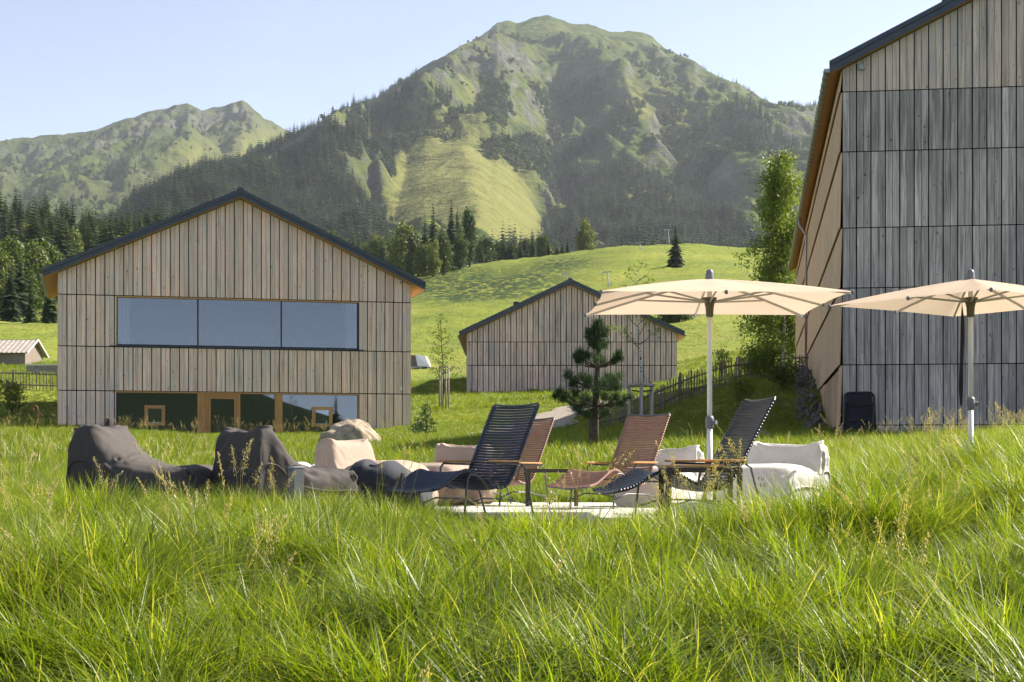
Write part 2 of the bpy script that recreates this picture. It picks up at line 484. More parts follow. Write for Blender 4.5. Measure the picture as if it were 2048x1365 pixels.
def mat_blade(name, cols, dry, trans=0.5, dryamt=0.25, tip=(0.36, 0.40, 0.06)):
    t = NT(name)
    rnd = orand(t)
    at = t.n('ShaderNodeAttribute', attribute_name='hue', attribute_type='GEOMETRY').outputs['Fac']
    big = t.noise(wpos(t), 0.7, 3)
    f = t.math('ADD', t.math('MULTIPLY', at, 0.4), t.math('ADD', t.math('MULTIPLY', rnd, 0.25), t.math('MULTIPLY', big, 0.4)))
    c = t.ramp(f, [(0.25, cols[0]), (0.55, cols[1]), (0.85, cols[2])])
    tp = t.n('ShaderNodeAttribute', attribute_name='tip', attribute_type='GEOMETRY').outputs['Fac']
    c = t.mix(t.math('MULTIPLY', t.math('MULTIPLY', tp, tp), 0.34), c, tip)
    d = t.ramp(at, [(1 - dryamt, 0.0), (1 - dryamt * 0.6, 1.0)])
    c = t.mix(t.math('MULTIPLY', d, 0.8), c, dry)
    sh = t.bsdf(c, 0.42, 0.42)
    tr = t.n('ShaderNodeBsdfTranslucent'); t.l(t.mix(1.0, c, (1.5, 1.48, 0.36), 'MULTIPLY'), tr.inputs['Color'])
    mx = t.n('ShaderNodeMixShader'); mx.inputs[0].default_value = trans
    t.l(sh, mx.inputs[1]); t.l(tr.outputs[0], mx.inputs[2])
    return t.done(mx.outputs[0])
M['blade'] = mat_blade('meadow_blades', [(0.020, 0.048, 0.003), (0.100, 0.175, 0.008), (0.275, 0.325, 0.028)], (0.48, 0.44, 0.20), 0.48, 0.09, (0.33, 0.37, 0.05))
M['blade_far'] = mat_blade('lawn_blades', [(0.065, 0.115, 0.008), (0.135, 0.190, 0.013), (0.235, 0.270, 0.030)], (0.42, 0.37, 0.17), 0.46, 0.10, (0.27, 0.31, 0.045))
M['seed'] = mat_blade('seed_heads', [(0.34, 0.28, 0.15), (0.45, 0.37, 0.22), (0.55, 0.46, 0.30)], (0.52, 0.42, 0.28), 0.35, 0.3)
M['spruce'] = mat_leaf('spruce_needles', [(0.018, 0.034, 0.012), (0.032, 0.055, 0.018), (0.055, 0.080, 0.026)], 0.22)
M['spruce_far'] = mat_leaf('far_spruce_needles', [(0.010, 0.020, 0.010), (0.022, 0.037, 0.016), (0.055, 0.072, 0.028)], 0.12)
M['bush_far'] = mat_leaf('far_shrub_leaves', [(0.05, 0.075, 0.022), (0.075, 0.105, 0.03), (0.11, 0.14, 0.045)], 0.25)
M['broadleaf'] = mat_leaf('broad_leaves', [(0.042, 0.070, 0.014), (0.085, 0.120, 0.024), (0.165, 0.185, 0.04)], 0.35)
M['birchleaf'] = mat_leaf('birch_leaves', [(0.060, 0.105, 0.016), (0.115, 0.170, 0.026), (0.20, 0.245, 0.045)], 0.45)
M['pineneedle'] = mat_leaf('pine_needles', [(0.030, 0.060, 0.024), (0.065, 0.110, 0.042), (0.14, 0.19, 0.075)], 0.3)
M['bark'] = mat_plain('bark', (0.10, 0.075, 0.055), 0.9, 0.1, 0, 0.4, 9, 0.5)

def mat_birchbark():
    t = NT('birch_bark'); p = wpos(t)
    nz = t.noise(t.vmul(p, 1, 1, 3.0), 9, 4, 0.6)
    c = t.ramp(nz, [(0.40, (0.05, 0.045, 0.04)), (0.50, (0.45, 0.43, 0.40)), (0.75, (0.66, 0.64, 0.60))])
    return t.done(t.bsdf(c, 0.8, 0.2))
M['birchbark'] = mat_birchbark()

def mat_meadow():
    """ground under the grass: soil and moss green near by, grazed turf with tufts and worn patches further off"""
    t = NT('meadow_turf'); p = wpos(t)
    n1 = t.noise(p, 0.035, 5, 0.6, 0.6); n2 = t.noise(p, 0.35, 5, 0.65); n3 = t.noise(t.vmul(p, 1, 0.55, 1.0), 2.2, 4, 0.7)
    c = t.ramp(n1, [(0.30, (0.13, 0.175, 0.024)), (0.50, (0.20, 0.230, 0.030)), (0.70, (0.255, 0.262, 0.042))])
    c = t.mix(t.ramp(n2, [(0.50, 0.0), (0.72, 0.6)]), c, (0.075, 0.125, 0.02))
    c = t.mix(t.ramp(n3, [(0.52, 0.0), (0.70, 0.75)]), c, (0.060, 0.100, 0.018))
    c = t.mix(t.ramp(t.noise(p, 0.06, 4, 0.6), [(0.60, 0.0), (0.72, 0.5)]), c, (0.26, 0.22, 0.075))
    wet = t.n('ShaderNodeAttribute', attribute_name='rough').outputs['Fac']
    tus = t.ramp(t.noise(t.vmul(p, 1, 0.40, 1.0), 0.60, 5, 0.72), [(0.43, 0.0), (0.50, 1.0)])
    c = t.mix(t.math('MULTIPLY', wet, tus), c, (0.028, 0.050, 0.012))
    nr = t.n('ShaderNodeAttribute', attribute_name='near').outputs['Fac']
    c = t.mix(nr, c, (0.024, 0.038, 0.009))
    h = t.math('ADD', t.math('MULTIPLY', n3, 0.6), t.math('MULTIPLY', tus, 0.8))
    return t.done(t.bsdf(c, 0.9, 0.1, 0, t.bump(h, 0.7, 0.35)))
M['meadow'] = mat_meadow()

def mat_mountain():
    t = NT('mountain_cover'); p = wpos(t)
    A = lambda nm: t.n('ShaderNodeAttribute', attribute_name=nm).outputs['Fac']
    n1 = t.noise(p, 0.004, 6, 0.62); n2 = t.noise(p, 0.022, 6, 0.68); n3 = t.noise(t.vmul(p, 1, 1, 2.4), 0.011, 6, 0.7)
    grass = t.ramp(n1, [(0.30, (0.045, 0.066, 0.015)), (0.52, (0.085, 0.103, 0.023)), (0.72, (0.145, 0.145, 0.038))])
    grass = t.mix(t.ramp(n2, [(0.44, 0.0), (0.60, 0.85)]), grass, (0.038, 0.055, 0.018))
    lawn = t.ramp(n2, [(0.30, (0.115, 0.130, 0.032)), (0.60, (0.170, 0.165, 0.050)), (0.78, (0.095, 0.112, 0.030))])
    c = t.mix(A('lawn'), grass, lawn)
    rock = t.ramp(n3, [(0.32, (0.055, 0.054, 0.050)), (0.55, (0.115, 0.112, 0.104)), (0.75, (0.20, 0.195, 0.18))])
    c = t.mix(t.math('MULTIPLY', A('rock'), t.ramp(n2, [(0.34, 0.25), (0.55, 1.0)])), c, rock)
    wood = t.ramp(n2, [(0.3, (0.030, 0.045, 0.016)), (0.7, (0.060, 0.075, 0.026))])
    c = t.mix(t.math('MULTIPLY', A('wood'), 0.8), c, wood)
    h = t.math('ADD', t.math('MULTIPLY', n2, 0.5), t.math('MULTIPLY', n3, 0.7))
    return t.done(t.bsdf(c, 0.95, 0.05, 0, t.bump(h, 0.9, 22.0)))
M['mountain'] = mat_mountain()

def mat_gravel(name, c1, c2, sc=14.0):
    t = NT(name); p = wpos(t)
    vo = t.n('ShaderNodeTexVoronoi', feature='F1'); vo.inputs['Scale'].default_value = sc; t.l(p, vo.inputs['Vector'])
    c = t.mix(t.noise(p, 3.0, 4), c1, c2)
    c = t.mix(1.0, c, t.ramp(vo.outputs['Color'], [(0.1, 0.7), (0.9, 1.25)]), 'MULTIPLY')
    return t.done(t.bsdf(c, 0.9, 0.2, 0, t.bump(vo.outputs['Distance'], 0.8, 0.03)))
M['gravel'] = mat_gravel('gravel_surface', (0.25, 0.215, 0.175), (0.33, 0.29, 0.24))
M['drygravel'] = mat_gravel('trodden_gravel', (0.24, 0.19, 0.11), (0.32, 0.27, 0.16))

def mat_concrete():
    t = NT('pale_paving'); p = wpos(t)
    n = t.noise(p, 2.0, 5); f = t.noise(p, 40, 3)
    c = t.ramp(n, [(0.3, (0.50, 0.475, 0.43)), (0.7, (0.62, 0.595, 0.55))])
    c = t.mix(0.3, c, t.ramp(f, [(0.3, 0.8), (0.7, 1.15)]), 'MULTIPLY')
    return t.done(t.bsdf(c, 0.8, 0.25, 0, t.bump(f, 0.15, 0.004)))
M['paving'] = mat_concrete()

def mat_boulder():
    t = NT('boulder_stone'); p = wpos(t)
    n = t.noise(p, 3.0, 7, 0.65, 0.4); n2 = t.noise(t.vmul(p, 1, 1, 2.2), 9, 5, 0.7)
    c = t.ramp(n, [(0.28, (0.15, 0.12, 0.09)), (0.5, (0.36, 0.29, 0.21)), (0.72, (0.52, 0.45, 0.35))])
    c = t.mix(t.ramp(n2, [(0.56, 0.0), (0.70, 0.6)]), c, (0.11, 0.095, 0.08))
    return t.done(t.bsdf(c, 0.9, 0.2, 0, t.bump(n2, 0.7, 0.05)))
M['boulder'] = mat_boulder()
# ------------------------------------------------------------------ the lie of the land near by
T_COL = np.array([-2600, -700, -200, 0, 115, 400, 700, 900, 1100, 1250, 1400, 1550, 1700, 1900, 2100, 2600, 4700], float)
def _r(vals):      # table written for 15 columns, the outermost two repeated
    return [vals[0]] + list(vals) + [vals[-1]]
T_ROW = [
 # D     -700  -200     0   115   400   700   900  1100  1250  1400  1550  1700  1900  2100  2600
 (7, [1362, 1362, 1362, 1362, 1362, 1362, 1362, 1362, 1362, 1362, 1358, 1354, 1346, 1338, 1322]),
 (11, [1142, 1142, 1142, 1142, 1142, 1142, 1142, 1142, 1142, 1142, 1136, 1124, 1104, 1084, 1050]),
 (15, [1048, 1048, 1048, 1048, 1054, 1056, 1058, 1058, 1058, 1058, 1048, 1024, 994, 972, 935]),
 (18, [1040, 1040, 1040, 1036, 1041, 1042, 1042, 1042, 1042, 1042, 1034, 990, 954, 932, 895]),
 (22, [1005, 1005, 1005, 1005, 1012, 1017, 1017, 1017, 1017, 1014, 1002, 968, 938, 916, 880]),
 (30, [955, 955, 955, 955, 958, 960, 960, 955, 950, 945, 936, 922, 902, 885, 855]),
 (40, [918, 918, 918, 918, 920, 920, 918, 905, 895, 895, 895, 897, 892, 884, 860]),
 (50,   [ 897,  897,  897,  897,  900,  900,  893,  887,  880,  880,  880,  878,  874,  866,  845]),
 (58,   [ 882,  882,  883,  884,  890,  890,  880,  872,  868,  862,  856,  870,  872,  868,  848]),
 (63,   [ 872,  872,  874,  875,  883,  883,  872,  862,  852,  822,  800,  800,  872,  868,  848]),
 (70,   [ 860,  860,  862,  864,  875,  874,  860,  846,  828,  786,  758,  760,  850,  868,  848]),
 (78,   [ 845,  845,  846,  850,  870,  868,  846,  834,  806,  774,  750,  748,  800,  850,  848]),
 (90, [772, 772, 774, 776, 862, 862, 826, 814, 806, 790, 774, 766, 760, 800, 800]),
 (110, [760, 760, 762, 762, 832, 828, 803, 800, 797, 770, 754, 746, 720, 740, 740]),
 (129, [742, 742, 743, 743, 800, 802, 789, 788, 788, 748, 730, 724, 700, 700, 700]),
 (160, [719, 719, 720, 720, 762, 756, 750, 742, 732, 708, 688, 682, 675, 675, 675]),
 (214,  [ 676,  676,  678,  677,  692,  692,  682,  667,  652,  632,  626,  625,  625,  625,  625]),
 (300,  [ 632,  632,  636,  640,  624,  622,  607,  597,  587,  577,  575,  575,  575,  575,  575]),
 (400,  [ 590,  590,  604,  606,  576,  580,  567,  545,  534,  529,  531,  535,  540,  540,  540]),
 (500,  [ 545,  545,  562,  570,  540,  560,  541,  508,  492,  489,  497,  505,  510,  510,  510]),
 (580,  [ 515,  515,  530,  535,  530,  548,  545,  530,  515,  512,  520,  530,  530,  530,  530]),
 (700,  [ 478,  478,  490,  500,  530,  545,  552,  552,  550,  548,  550,  550,  550,  550,  550]),
 (900,  [ 500,  500,  505,  515,  545,  560,  565,  565,  565,  565,  565,  565,  565,  565,  565]),
 (1250, [ 560,  560,  560,  560,  570,  575,  575,  575,  575,  575,  575,  575,  575,  575,  575]),
]
_Ds = np.array([2.0, 4.0] + [r[0] for r in T_ROW])
_Z = np.array([[-1.26] * 17, [-1.19] * 17] + [[(HOR - y) / FPX * r[0] for y in _r(r[1])] for r in T_ROW])
_gl = np.linspace(np.log(2.0), np.log(1250.0), 420)
_gp = np.concatenate([np.linspace(-2600, -420, 30), np.arange(-400, 2461, 10.0), np.linspace(2500, 4700, 30)])
_tmp = np.stack([np.interp(_gp, T_COL, row) for row in _Z])
_G = np.stack([np.interp(_gl, np.log(_Ds), _tmp[:, j]) for j in range(len(_gp))], 1)
def _blur(a, k):
    w = np.exp(-0.5 * (np.arange(-k, k + 1) / (k / 2.0)) ** 2); w /= w.sum()
    for ax in (0, 1):
        pad = [(0, 0), (0, 0)]; pad[ax] = (k, k)
        b = np.pad(a, pad, mode='edge')
        a = sum(w[i] * np.take(b, np.arange(i, i + a.shape[ax]), axis=ax) for i in range(2 * k + 1))
    return a
_G = _blur(_G, 4)

def ground_np(X, Y):
    Y = np.maximum(Y, 2.0)
    px = np.clip(1024 + FPX * X / Y, _gp[0], _gp[-1] - 1e-3)
    L = np.clip(np.log(Y), _gl[0], _gl[-1] - 1e-6)
    j = np.clip(np.searchsorted(_gp, px) - 1, 0, len(_gp) - 2)
    fj = (px - _gp[j]) / (_gp[j + 1] - _gp[j])
    fi = (L - _gl[0]) / (_gl[1] - _gl[0]); i = np.clip(fi.astype(int), 0, len(_gl) - 2); fi = fi - i
    z = (_G[i, j] * (1 - fi) * (1 - fj) + _G[i + 1, j] * fi * (1 - fj) + _G[i, j + 1] * (1 - fi) * fj + _G[i + 1, j + 1] * fi * fj)
    z = z + 0.17 * (ridged(X / 1.9 + 5, Y / 2.1 + 3, 2) - 0.5 + 0.35 * pnoise(X / 0.6, Y / 0.6)) * sstep(3, 6, Y) * (1 - sstep(12.5, 14.5, Y) * (px < 1650) * 0.9) * (1 - sstep(20, 34, Y))
    amp = 0.05 * sstep(3, 12, Y) + 0.12 * sstep(30, 60, Y) + 0.8 * sstep(140, 260, Y)
    z = z + amp * fbm(X / 6.0, Y / 7.0, 3) * sstep(0, 1, 1) * 0.8 + 2.0 * sstep(150, 300, Y) * fbm(X / 45.0, Y / 60.0, 3)
    return z
def ground(X, Y):
    return float(ground_np(np.array([float(X)]), np.array([float(Y)]))[0])
def G(px, D, dz=0.0):
    x = XP(px, D)
    return Vector((x, D, ground(x, D) + dz))

def build_ground():
    px = np.concatenate([np.linspace(-2600, -420, 24), np.arange(-400, 2461, 9.0), np.linspace(2500, 4700, 24)])
    D = np.exp(np.concatenate([np.linspace(np.log(2.2), np.log(20.0), 180)[:-1], np.linspace(np.log(20.0), np.log(1240.0), 240)]))
    PX, DD = np.meshgrid(px, D)
    X = (PX - 1024) / FPX * DD
    Z = ground_np(X.ravel(), DD.ravel())
    me = np_mesh('ground', np.stack([X.ravel(), DD.ravel(), Z], 1), grid_quads(len(D), len(px)), None, M['meadow'], True)
    pxr, dr = PX.ravel(), DD.ravel()
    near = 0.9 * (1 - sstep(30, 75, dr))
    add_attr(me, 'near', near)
    # rough, ungrazed patches of the hillside
    def blob(cx, cd, rx, rd): return np.exp(-(((pxr - cx) / rx) ** 2 + ((np.log(dr / cd)) / rd) ** 2))
    rough = np.clip(1.3 * blob(1010, 350, 130, 0.16) + 1.2 * blob(900, 400, 90, 0.2) + 0.9 * blob(1130, 430, 80, 0.12) + 0.5 * blob(1400, 300, 60, 0.1), 0, 1)
    add_attr(me, 'rough', rough)
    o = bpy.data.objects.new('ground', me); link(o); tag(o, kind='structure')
    # the land behind the viewer: a field that climbs to a wooded ridge (the windows mirror it)
    xs = np.linspace(-1100, 1100, 70); ys = np.linspace(-1000, 3.0, 60)
    XX, YY = np.meshgrid(xs, ys)
    rr = np.sqrt(XX ** 2 + np.minimum(YY, 0) ** 2)
    ZZ = -1.34 - 0.002 * np.abs(XX) * (YY > -30) + 62 * sstep(260, 720, -YY) * (0.8 + 0.5 * fbm(XX / 260.0, YY / 260.0, 4)) * (1 - 0.58 * sstep(190, 290, XX)) + 12 * sstep(520, 760, -YY) * fbm(XX / 50.0, YY / 50.0, 2)
    me = np_mesh('field', np.stack([XX.ravel(), YY.ravel(), ZZ.ravel()], 1), grid_quads(60, 70), None, M['fieldback'], True)
    o = bpy.data.objects.new('field', me); link(o); tag(o, kind='structure')

def mat_fieldback():
    t = NT('field_and_wooded_ridge'); p = wpos(t)
    sep = t.n('ShaderNodeSeparateXYZ'); t.l(p, sep.inputs[0])
    c = t.ramp(t.noise(p, 0.03, 5), [(0.3, (0.09, 0.13, 0.025)), (0.7, (0.16, 0.18, 0.04))])
    wood = t.ramp(sep.outputs[2], [(0.0, 0.0), (1.0, 1.0)])
    k = t.math('GREATER_THAN', t.math('ADD', sep.outputs[2], t.math('MULTIPLY', t.noise(p, 0.02, 3), 6.0)), 7.0)
    c = t.mix(k, c, (0.022, 0.035, 0.016))
    return t.done(t.bsdf(c, 0.95, 0.05))
M['fieldback'] = mat_fieldback()
build_ground()

# ------------------------------------------------------------------ mountains
def pts_interp(x, pts):
    a = np.array(pts, float)
    return np.interp(x, a[:, 0], a[:, 1])

def poly_mask(px, py, poly, soft=10.0):
    """signed soft mask of a polygon (numpy)"""
    poly = np.array(poly, float); n = len(poly)
    inside = np.zeros(px.shape, bool); dist = np.full(px.shape, 1e9)
    j = n - 1
    for i in range(n):
        xi, yi = poly[i]; xj, yj = poly[j]
        c = ((yi > py) != (yj > py)) & (px < (xj - xi) * (py - yi) / (yj - yi + 1e-9) + xi)
        inside ^= c
        dx, dy = xj - xi, yj - yi
        tt = np.clip(((px - xi) * dx + (py - yi) * dy) / (dx * dx + dy * dy + 1e-9), 0, 1)
        dist = np.minimum(dist, np.hypot(px - xi - tt * dx, py - yi - tt * dy))
        j = i
    sd = np.where(inside, dist, -dist)
    return sstep(-soft, soft, sd)

def seg_dist(px, t, line):
    """distance of (px,t) to a polyline, t scaled to px"""
    d = np.full(px.shape, 1e9)
    line = np.array(line, float)
    for (x0, t0), (x1, t1) in zip(line[:-1], line[1:]):
        dx, dt = x1 - x0, t1 - t0
        k = np.clip(((px - x0) * dx + (t - t0) * dt) / (dx * dx + dt * dt + 1e-9), 0, 1)
        d = np.minimum(d, np.hypot(px - x0 - k * dx, t - t0 - k * dt))
    return d

B_SKY = [(-900, 540), (-300, 530), (100, 480), (200, 447), (290, 412), (350, 382), (420, 356), (500, 330), (560, 304), (592, 280), (612, 266), (650, 237), (690, 214), (740, 202), (770, 187), (810, 161), (850, 131),
         (900, 106), (940, 86), (980, 62), (994, 44), (1012, 42), (1030, 47), (1060, 38), (1090, 32), (1110, 35), (1128, 44), (1160, 48), (1190, 53), (1220, 63), (1260, 63), (1285, 66), (1305, 74), (1330, 96), (1360, 113),
         (1390, 126), (1410, 143), (1440, 158), (1480, 171), (1510, 190), (1540, 208), (1570, 216), (1600, 215), (1625, 209), (1700, 226), (1800, 250), (1950, 290), (2200, 330), (3000, 420)]
B_DR = [(-900, 1900), (100, 2000), (290, 2200), (420, 2600), (590, 3000), (700, 3300), (850, 3700), (1000, 4100), (1090, 4200), (1300, 4300), (1500, 4200), (1700, 4000), (3000, 3600)]
B_DB, B_YB, B_G = 1180.0, 575.0, 0.86
MT = {}
def build_main_mountain():
    px = np.concatenate([np.linspace(-900, -60, 40), np.arange(-50, 1760, 3.6), np.linspace(1770, 3000, 60)])
    t = np.concatenate([np.linspace(0, 1.0, 390), np.linspace(1.006, 1.6, 40)])
    PXm, T = np.meshgrid(px, t)
    pxr, tr = PXm.ravel(), T.ravel()
    yr = pts_interp(pxr, B_SKY); dr = pts_interp(pxr, B_DR)
    D = B_DB + tr * (dr - B_DB)
    X = (pxr - 1024) / FPX * D
    tc = np.minimum(tr, 1.0)
    y = B_YB + (yr - B_YB) * tc ** B_G
    z = (HOR - y) / FPX * D
    zr = (HOR - yr) / FPX * dr
    z = np.where(tr > 1, zr - (tr - 1) * (dr - B_DB) * 0.55, z)
    py0 = HOR - z / D * FPX
    inner = np.clip(4 * tc * (1 - tc), 0, 1)
    edge = sstep(0.0, 0.26, 1 - tr)                        # keeps the skyline where it is
    # big spurs and gullies that run down the slope
    wx = fbm(X / 700.0, D / 700.0, 3) * 260
    sp = ridged((X + wx) / 620.0 + 3.1, D / 2300.0 + 0.7, 3)
    sp2 = ridged((X * 0.8 + D * 0.55 + wx) / 330.0, (D * 0.8 - X * 0.5) / 900.0 + 4.0, 4)
    sp3 = ridged(X / 120.0 + 9.0, D / 190.0, 4)
    lawnm = poly_mask(pxr, py0, [(800, 340), (900, 318), (1030, 330), (1090, 375), (1095, 500), (1010, 520), (760, 500), (770, 420)], 26)
    gul = ridged((X + 0.5 * wx + 30 * fbm(X / 90.0, D / 90.0, 3)) / 105.0, D / 430.0 + 2.0, 4)
    gul2 = ridged((X * 0.75 + D * 0.66) / 62.0, (D * 0.75 - X * 0.66) / 170.0, 3)
    h = (sp - 0.42) * 105 * inner ** 0.6 + (sp2 - 0.42) * 62 * inner ** 0.5 + (sp3 - 0.42) * 14 + (gul - 0.45) * 34 + (gul2 - 0.45) * 15
    h *= (1 - 0.86 * lawnm) * (0.10 + 0.90 * edge) * (0.12 + 0.88 * sstep(200, 420, pxr))
    K = 620.0
    def ridge(line, w, amp):
        ll = [(a, K * ((B_YB - b) / (B_YB - pts_interp(a, B_SKY))) ** (1 / B_G)) for a, b in line]
        d = seg_dist(pxr + fbm(X / 300.0, D / 300.0, 2) * 22, tr * K, ll)
        return 0.62 * amp * sstep(200, 420, pxr) * np.exp(-np.sqrt((d / w) ** 2 + 0.05) + 0.22) * edge
    h += ridge([(1095, 60), (1150, 120), (1200, 185), (1290, 255), (1400, 310), (1520, 390)], 55, 105)
    h += ridge([(1290, 90), (1360, 170), (1440, 245), (1540, 330)], 40, 85)
    h += ridge([(1010, 70), (960, 150), (900, 210), (870, 290)], 45, 80)
    h += ridge([(820, 190), (790, 270), (700, 350), (640, 420)], 45, 95)
    h += ridge([(690, 240), (640, 310), (560, 380)], 35, 60)
    h -= ridge([(1110, 120), (1125, 240), (1115, 360), (1110, 470)], 60, 95)
    h -= ridge([(760, 250), (745, 380), (740, 470)], 35, 55)
    h -= ridge([(1250, 190), (1330, 300), (1430, 400)], 30, 60)
    h += ridge([(935, 335), (945, 420), (950, 500)], 80, 42)
    h += fbm(X / 45.0, D / 45.0, 4) * 5 * (1 - 0.5 * lawnm)
    z = z + h * (tr <= 1) * np.clip(tr / 0.08, 0, 1)
    # nothing in front may stand above the crest line
    yv = HOR - z / D * FPX; q = (yv - yr) / 5.0
    yv = yr + 5.0 * np.where(q > 20, q, np.log1p(np.exp(np.clip(q, -30, 20)))) - 3.4
    z = np.where(tr <= 1, (HOR - yv) / FPX * D, z)
    # little crags along the crest
    z += (tr > 0.93) * (tr <= 1) * (ridged(X / 60.0, D / 160.0, 3) - 0.45) * 7
    py = HOR - z / D * FPX
    # what grows where
    gz = z.reshape(T.shape)
    gy, gx = np.gradient(gz)
    slope = (np.hypot(gx / np.gradient(X.reshape(T.shape), axis=1).clip(0.5), gy / np.gradient(D.reshape(T.shape), axis=0).clip(0.5))).ravel()
    wob = fbm(X / 110.0, D / 110.0, 4)
    pw, yw = pxr + wob * 46, py + fbm(X / 90.0 + 50, D / 90.0, 4) * 40
    wood = np.maximum.reduce([
        poly_mask(pw, yw, [(240, 440), (300, 402), (420, 346), (520, 312), (596, 270), (660, 262), (740, 300), (800, 350), (792, 400), (770, 450), (700, 470), (500, 470), (200, 480)], 14),
        poly_mask(pw, yw, [(1092, 395), (1085, 300), (1120, 175), (1190, 165), (1262, 230), (1305, 320), (1400, 395), (1530, 470), (1640, 520), (1640, 560), (1090, 560)], 14),
        0.85 * poly_mask(pw, yw, [(760, 185), (830, 160), (900, 190), (880, 250), (800, 270), (770, 330), (700, 320), (690, 270)], 14),
        0.75 * poly_mask(pw, yw, [(1440, 215), (1530, 225), (1600, 300), (1540, 330), (1460, 290)], 14),
        poly_mask(pw, yw, [(500, 470), (760, 470), (790, 520), (1095, 515), (1095, 600), (200, 600)], 14)])
    shrub = np.maximum(poly_mask(pw, yw, [(800, 215), (960, 170), (1090, 190), (1100, 330), (1030, 335), (900, 320), (810, 335)], 20),
                       0.6 * poly_mask(pw, yw, [(1280, 250), (1500, 300), (1620, 440), (1560, 480), (1400, 400)], 20))
    wood = wood * sstep(-0.24, -0.02, fbm(X / 150.0 + 9, D / 210.0, 4)) * (1 - lawnm)
    rock = 0.85 * sstep(0.98, 1.5, slope + 0.35 * fbm(X / 80.0, D / 80.0, 4)) * (1 - lawnm)
    rock = np.maximum(rock, 0.9 * poly_mask(pw, yw, [(975, 95), (1030, 85), (1070, 140), (1010, 150), (985, 130)], 16))
    rock = np.maximum(rock, 0.8 * poly_mask(pw, yw, [(1380, 325), (1470, 330), (1480, 372), (1400, 365)], 14))
    rock = np.maximum(rock, 0.8 * poly_mask(pw, yw, [(640, 235), (720, 260), (700, 320), (630, 300)], 16))
    me = np_mesh('mountain', np.stack([X, D, z], 1), grid_quads(len(t), len(px)), None, M['mountain'], True)
    lawn2 = np.maximum(lawnm, 0.8 * poly_mask(pw, yw, [(1210, 195), (1280, 235), (1420, 250), (1390, 215), (1300, 190)], 14))
    add_attr(me, 'lawn', lawn2); add_attr(me, 'rock', rock * (1 - lawnm)); add_attr(me, 'wood', np.clip(wood, 0, 1) * 0.9)
    o = bpy.data.objects.new('mountain', me); link(o); tag(o, kind='structure')
    MT.update(X=X, D=D, z=z, px=pxr, py=py, wood=np.clip(wood, 0, 1), shrub=shrub, lawn=lawnm, rock=rock, t=tr)
build_main_mountain()

A_SKY = [(-900, 330), (-300, 300), (0, 284), (60, 278), (130, 268), (185, 258), (215, 250), (245, 240), (262, 236), (300, 226), (345, 214), (362, 208), (376, 205), (392, 212), (402, 219), (418, 214), (430, 216), (445, 219), (466, 208), (484, 207), (500, 218),
         (512, 226), (530, 244), (575, 264), (600, 275), (680, 330), (900, 400)]
def build_far_range():
    px = np.concatenate([np.linspace(-900, -60, 40), np.arange(-50, 660, 3.4), np.linspace(670, 900, 14)])
    t = np.concatenate([np.linspace(0, 1.0, 190), np.linspace(1.01, 1.5, 16)])
    PXm, T = np.meshgrid(px, t); pxr, tr = PXm.ravel(), T.ravel()
    yr = pts_interp(pxr, A_SKY); dr = 4700.0; db = 2500.0; yb = 520.0
    D = db + tr * (dr - db); X = (pxr - 1024) / FPX * D; tc = np.minimum(tr, 1)
    z = (HOR - (yb + (yr - yb) * tc ** 0.9)) / FPX * D
    z = np.where(tr > 1, (HOR - yr) / FPX * dr - (tr - 1) * (dr - db) * 0.5, z)
    inner = np.clip(4 * tc * (1 - tc), 0, 1); edge = np.clip((1 - tr) / 0.08, 0, 1)
    wx = fbm(X / 600.0 + 5, D / 600.0, 3) * 250
    h = (ridged((X + wx) / 560.0, D / 1900.0, 5) - 0.42) * 110 * inner ** 0.5 + (ridged((X * 0.8 - D * 0.5 + wx) / 300.0, D / 700.0, 5) - 0.42) * 45
    py0 = HOR - z / D * FPX
    lawn = poly_mask(pxr + fbm(X / 150.0, D / 150.0, 3) * 40, py0, [(280, 400), (330, 350), (420, 300), (560, 265), (590, 285), (560, 320), (450, 350), (330, 430), (240, 440)], 24)
    # the cliff band under the crest
    cl = poly_mask(pxr + fbm(X / 130.0, D / 130.0, 3) * 16, py0, [(180, 300), (260, 270), (340, 240), (400, 228), (470, 212), (515, 228), (480, 250), (400, 262), (330, 282), (260, 300), (190, 315)], 9)
    h = h * (0.25 + 0.75 * edge) * (1 - 0.8 * lawn) + fbm(X / 50.0, D / 50.0, 4) * 10 + (ridged(X / 95.0 + 0.3 * fbm(X / 60.0, D / 60.0, 2), D / 330.0, 4) - 0.45) * 38 * (1 - 0.7 * lawn) * (0.2 + 0.8 * edge)
    z = z + h * (tr <= 1) * np.clip(tr / 0.1, 0, 1)
    z -= cl * 48 * (ridged(X / 70.0, D / 300.0, 3) - 0.2) * (tr < 0.985)
    rock = np.maximum(cl, 0.5 * sstep(0.5, 0.75, ridged(X / 220.0, D / 220.0, 4)) * (1 - lawn) * sstep(0.3, 0.6, tr))
    wood = 0.85 * sstep(0.0, 0.25, fbm(X / 200.0 + 3, D / 200.0, 4) + 0.25 * (1 - tc) - 0.1) * (1 - lawn) * (1 - sstep(0.75, 0.95, tr))
    me = np_mesh('far_range', np.stack([X, D, z], 1), grid_quads(len(t), len(px)), None, M['mountain'], True)
    add_attr(me, 'lawn', lawn * 0.8); add_attr(me, 'rock', rock); add_attr(me, 'wood', np.clip(wood * 0.8 + 0.35 * (1 - lawn), 0, 1))
    o = bpy.data.objects.new('hill_range', me); link(o); tag(o, kind='structure')
    MT['A'] = dict(X=X, D=D, z=z, px=pxr, py=HOR - z / D * FPX, wood=wood, lawn=lawn, t=tr)
build_far_range()
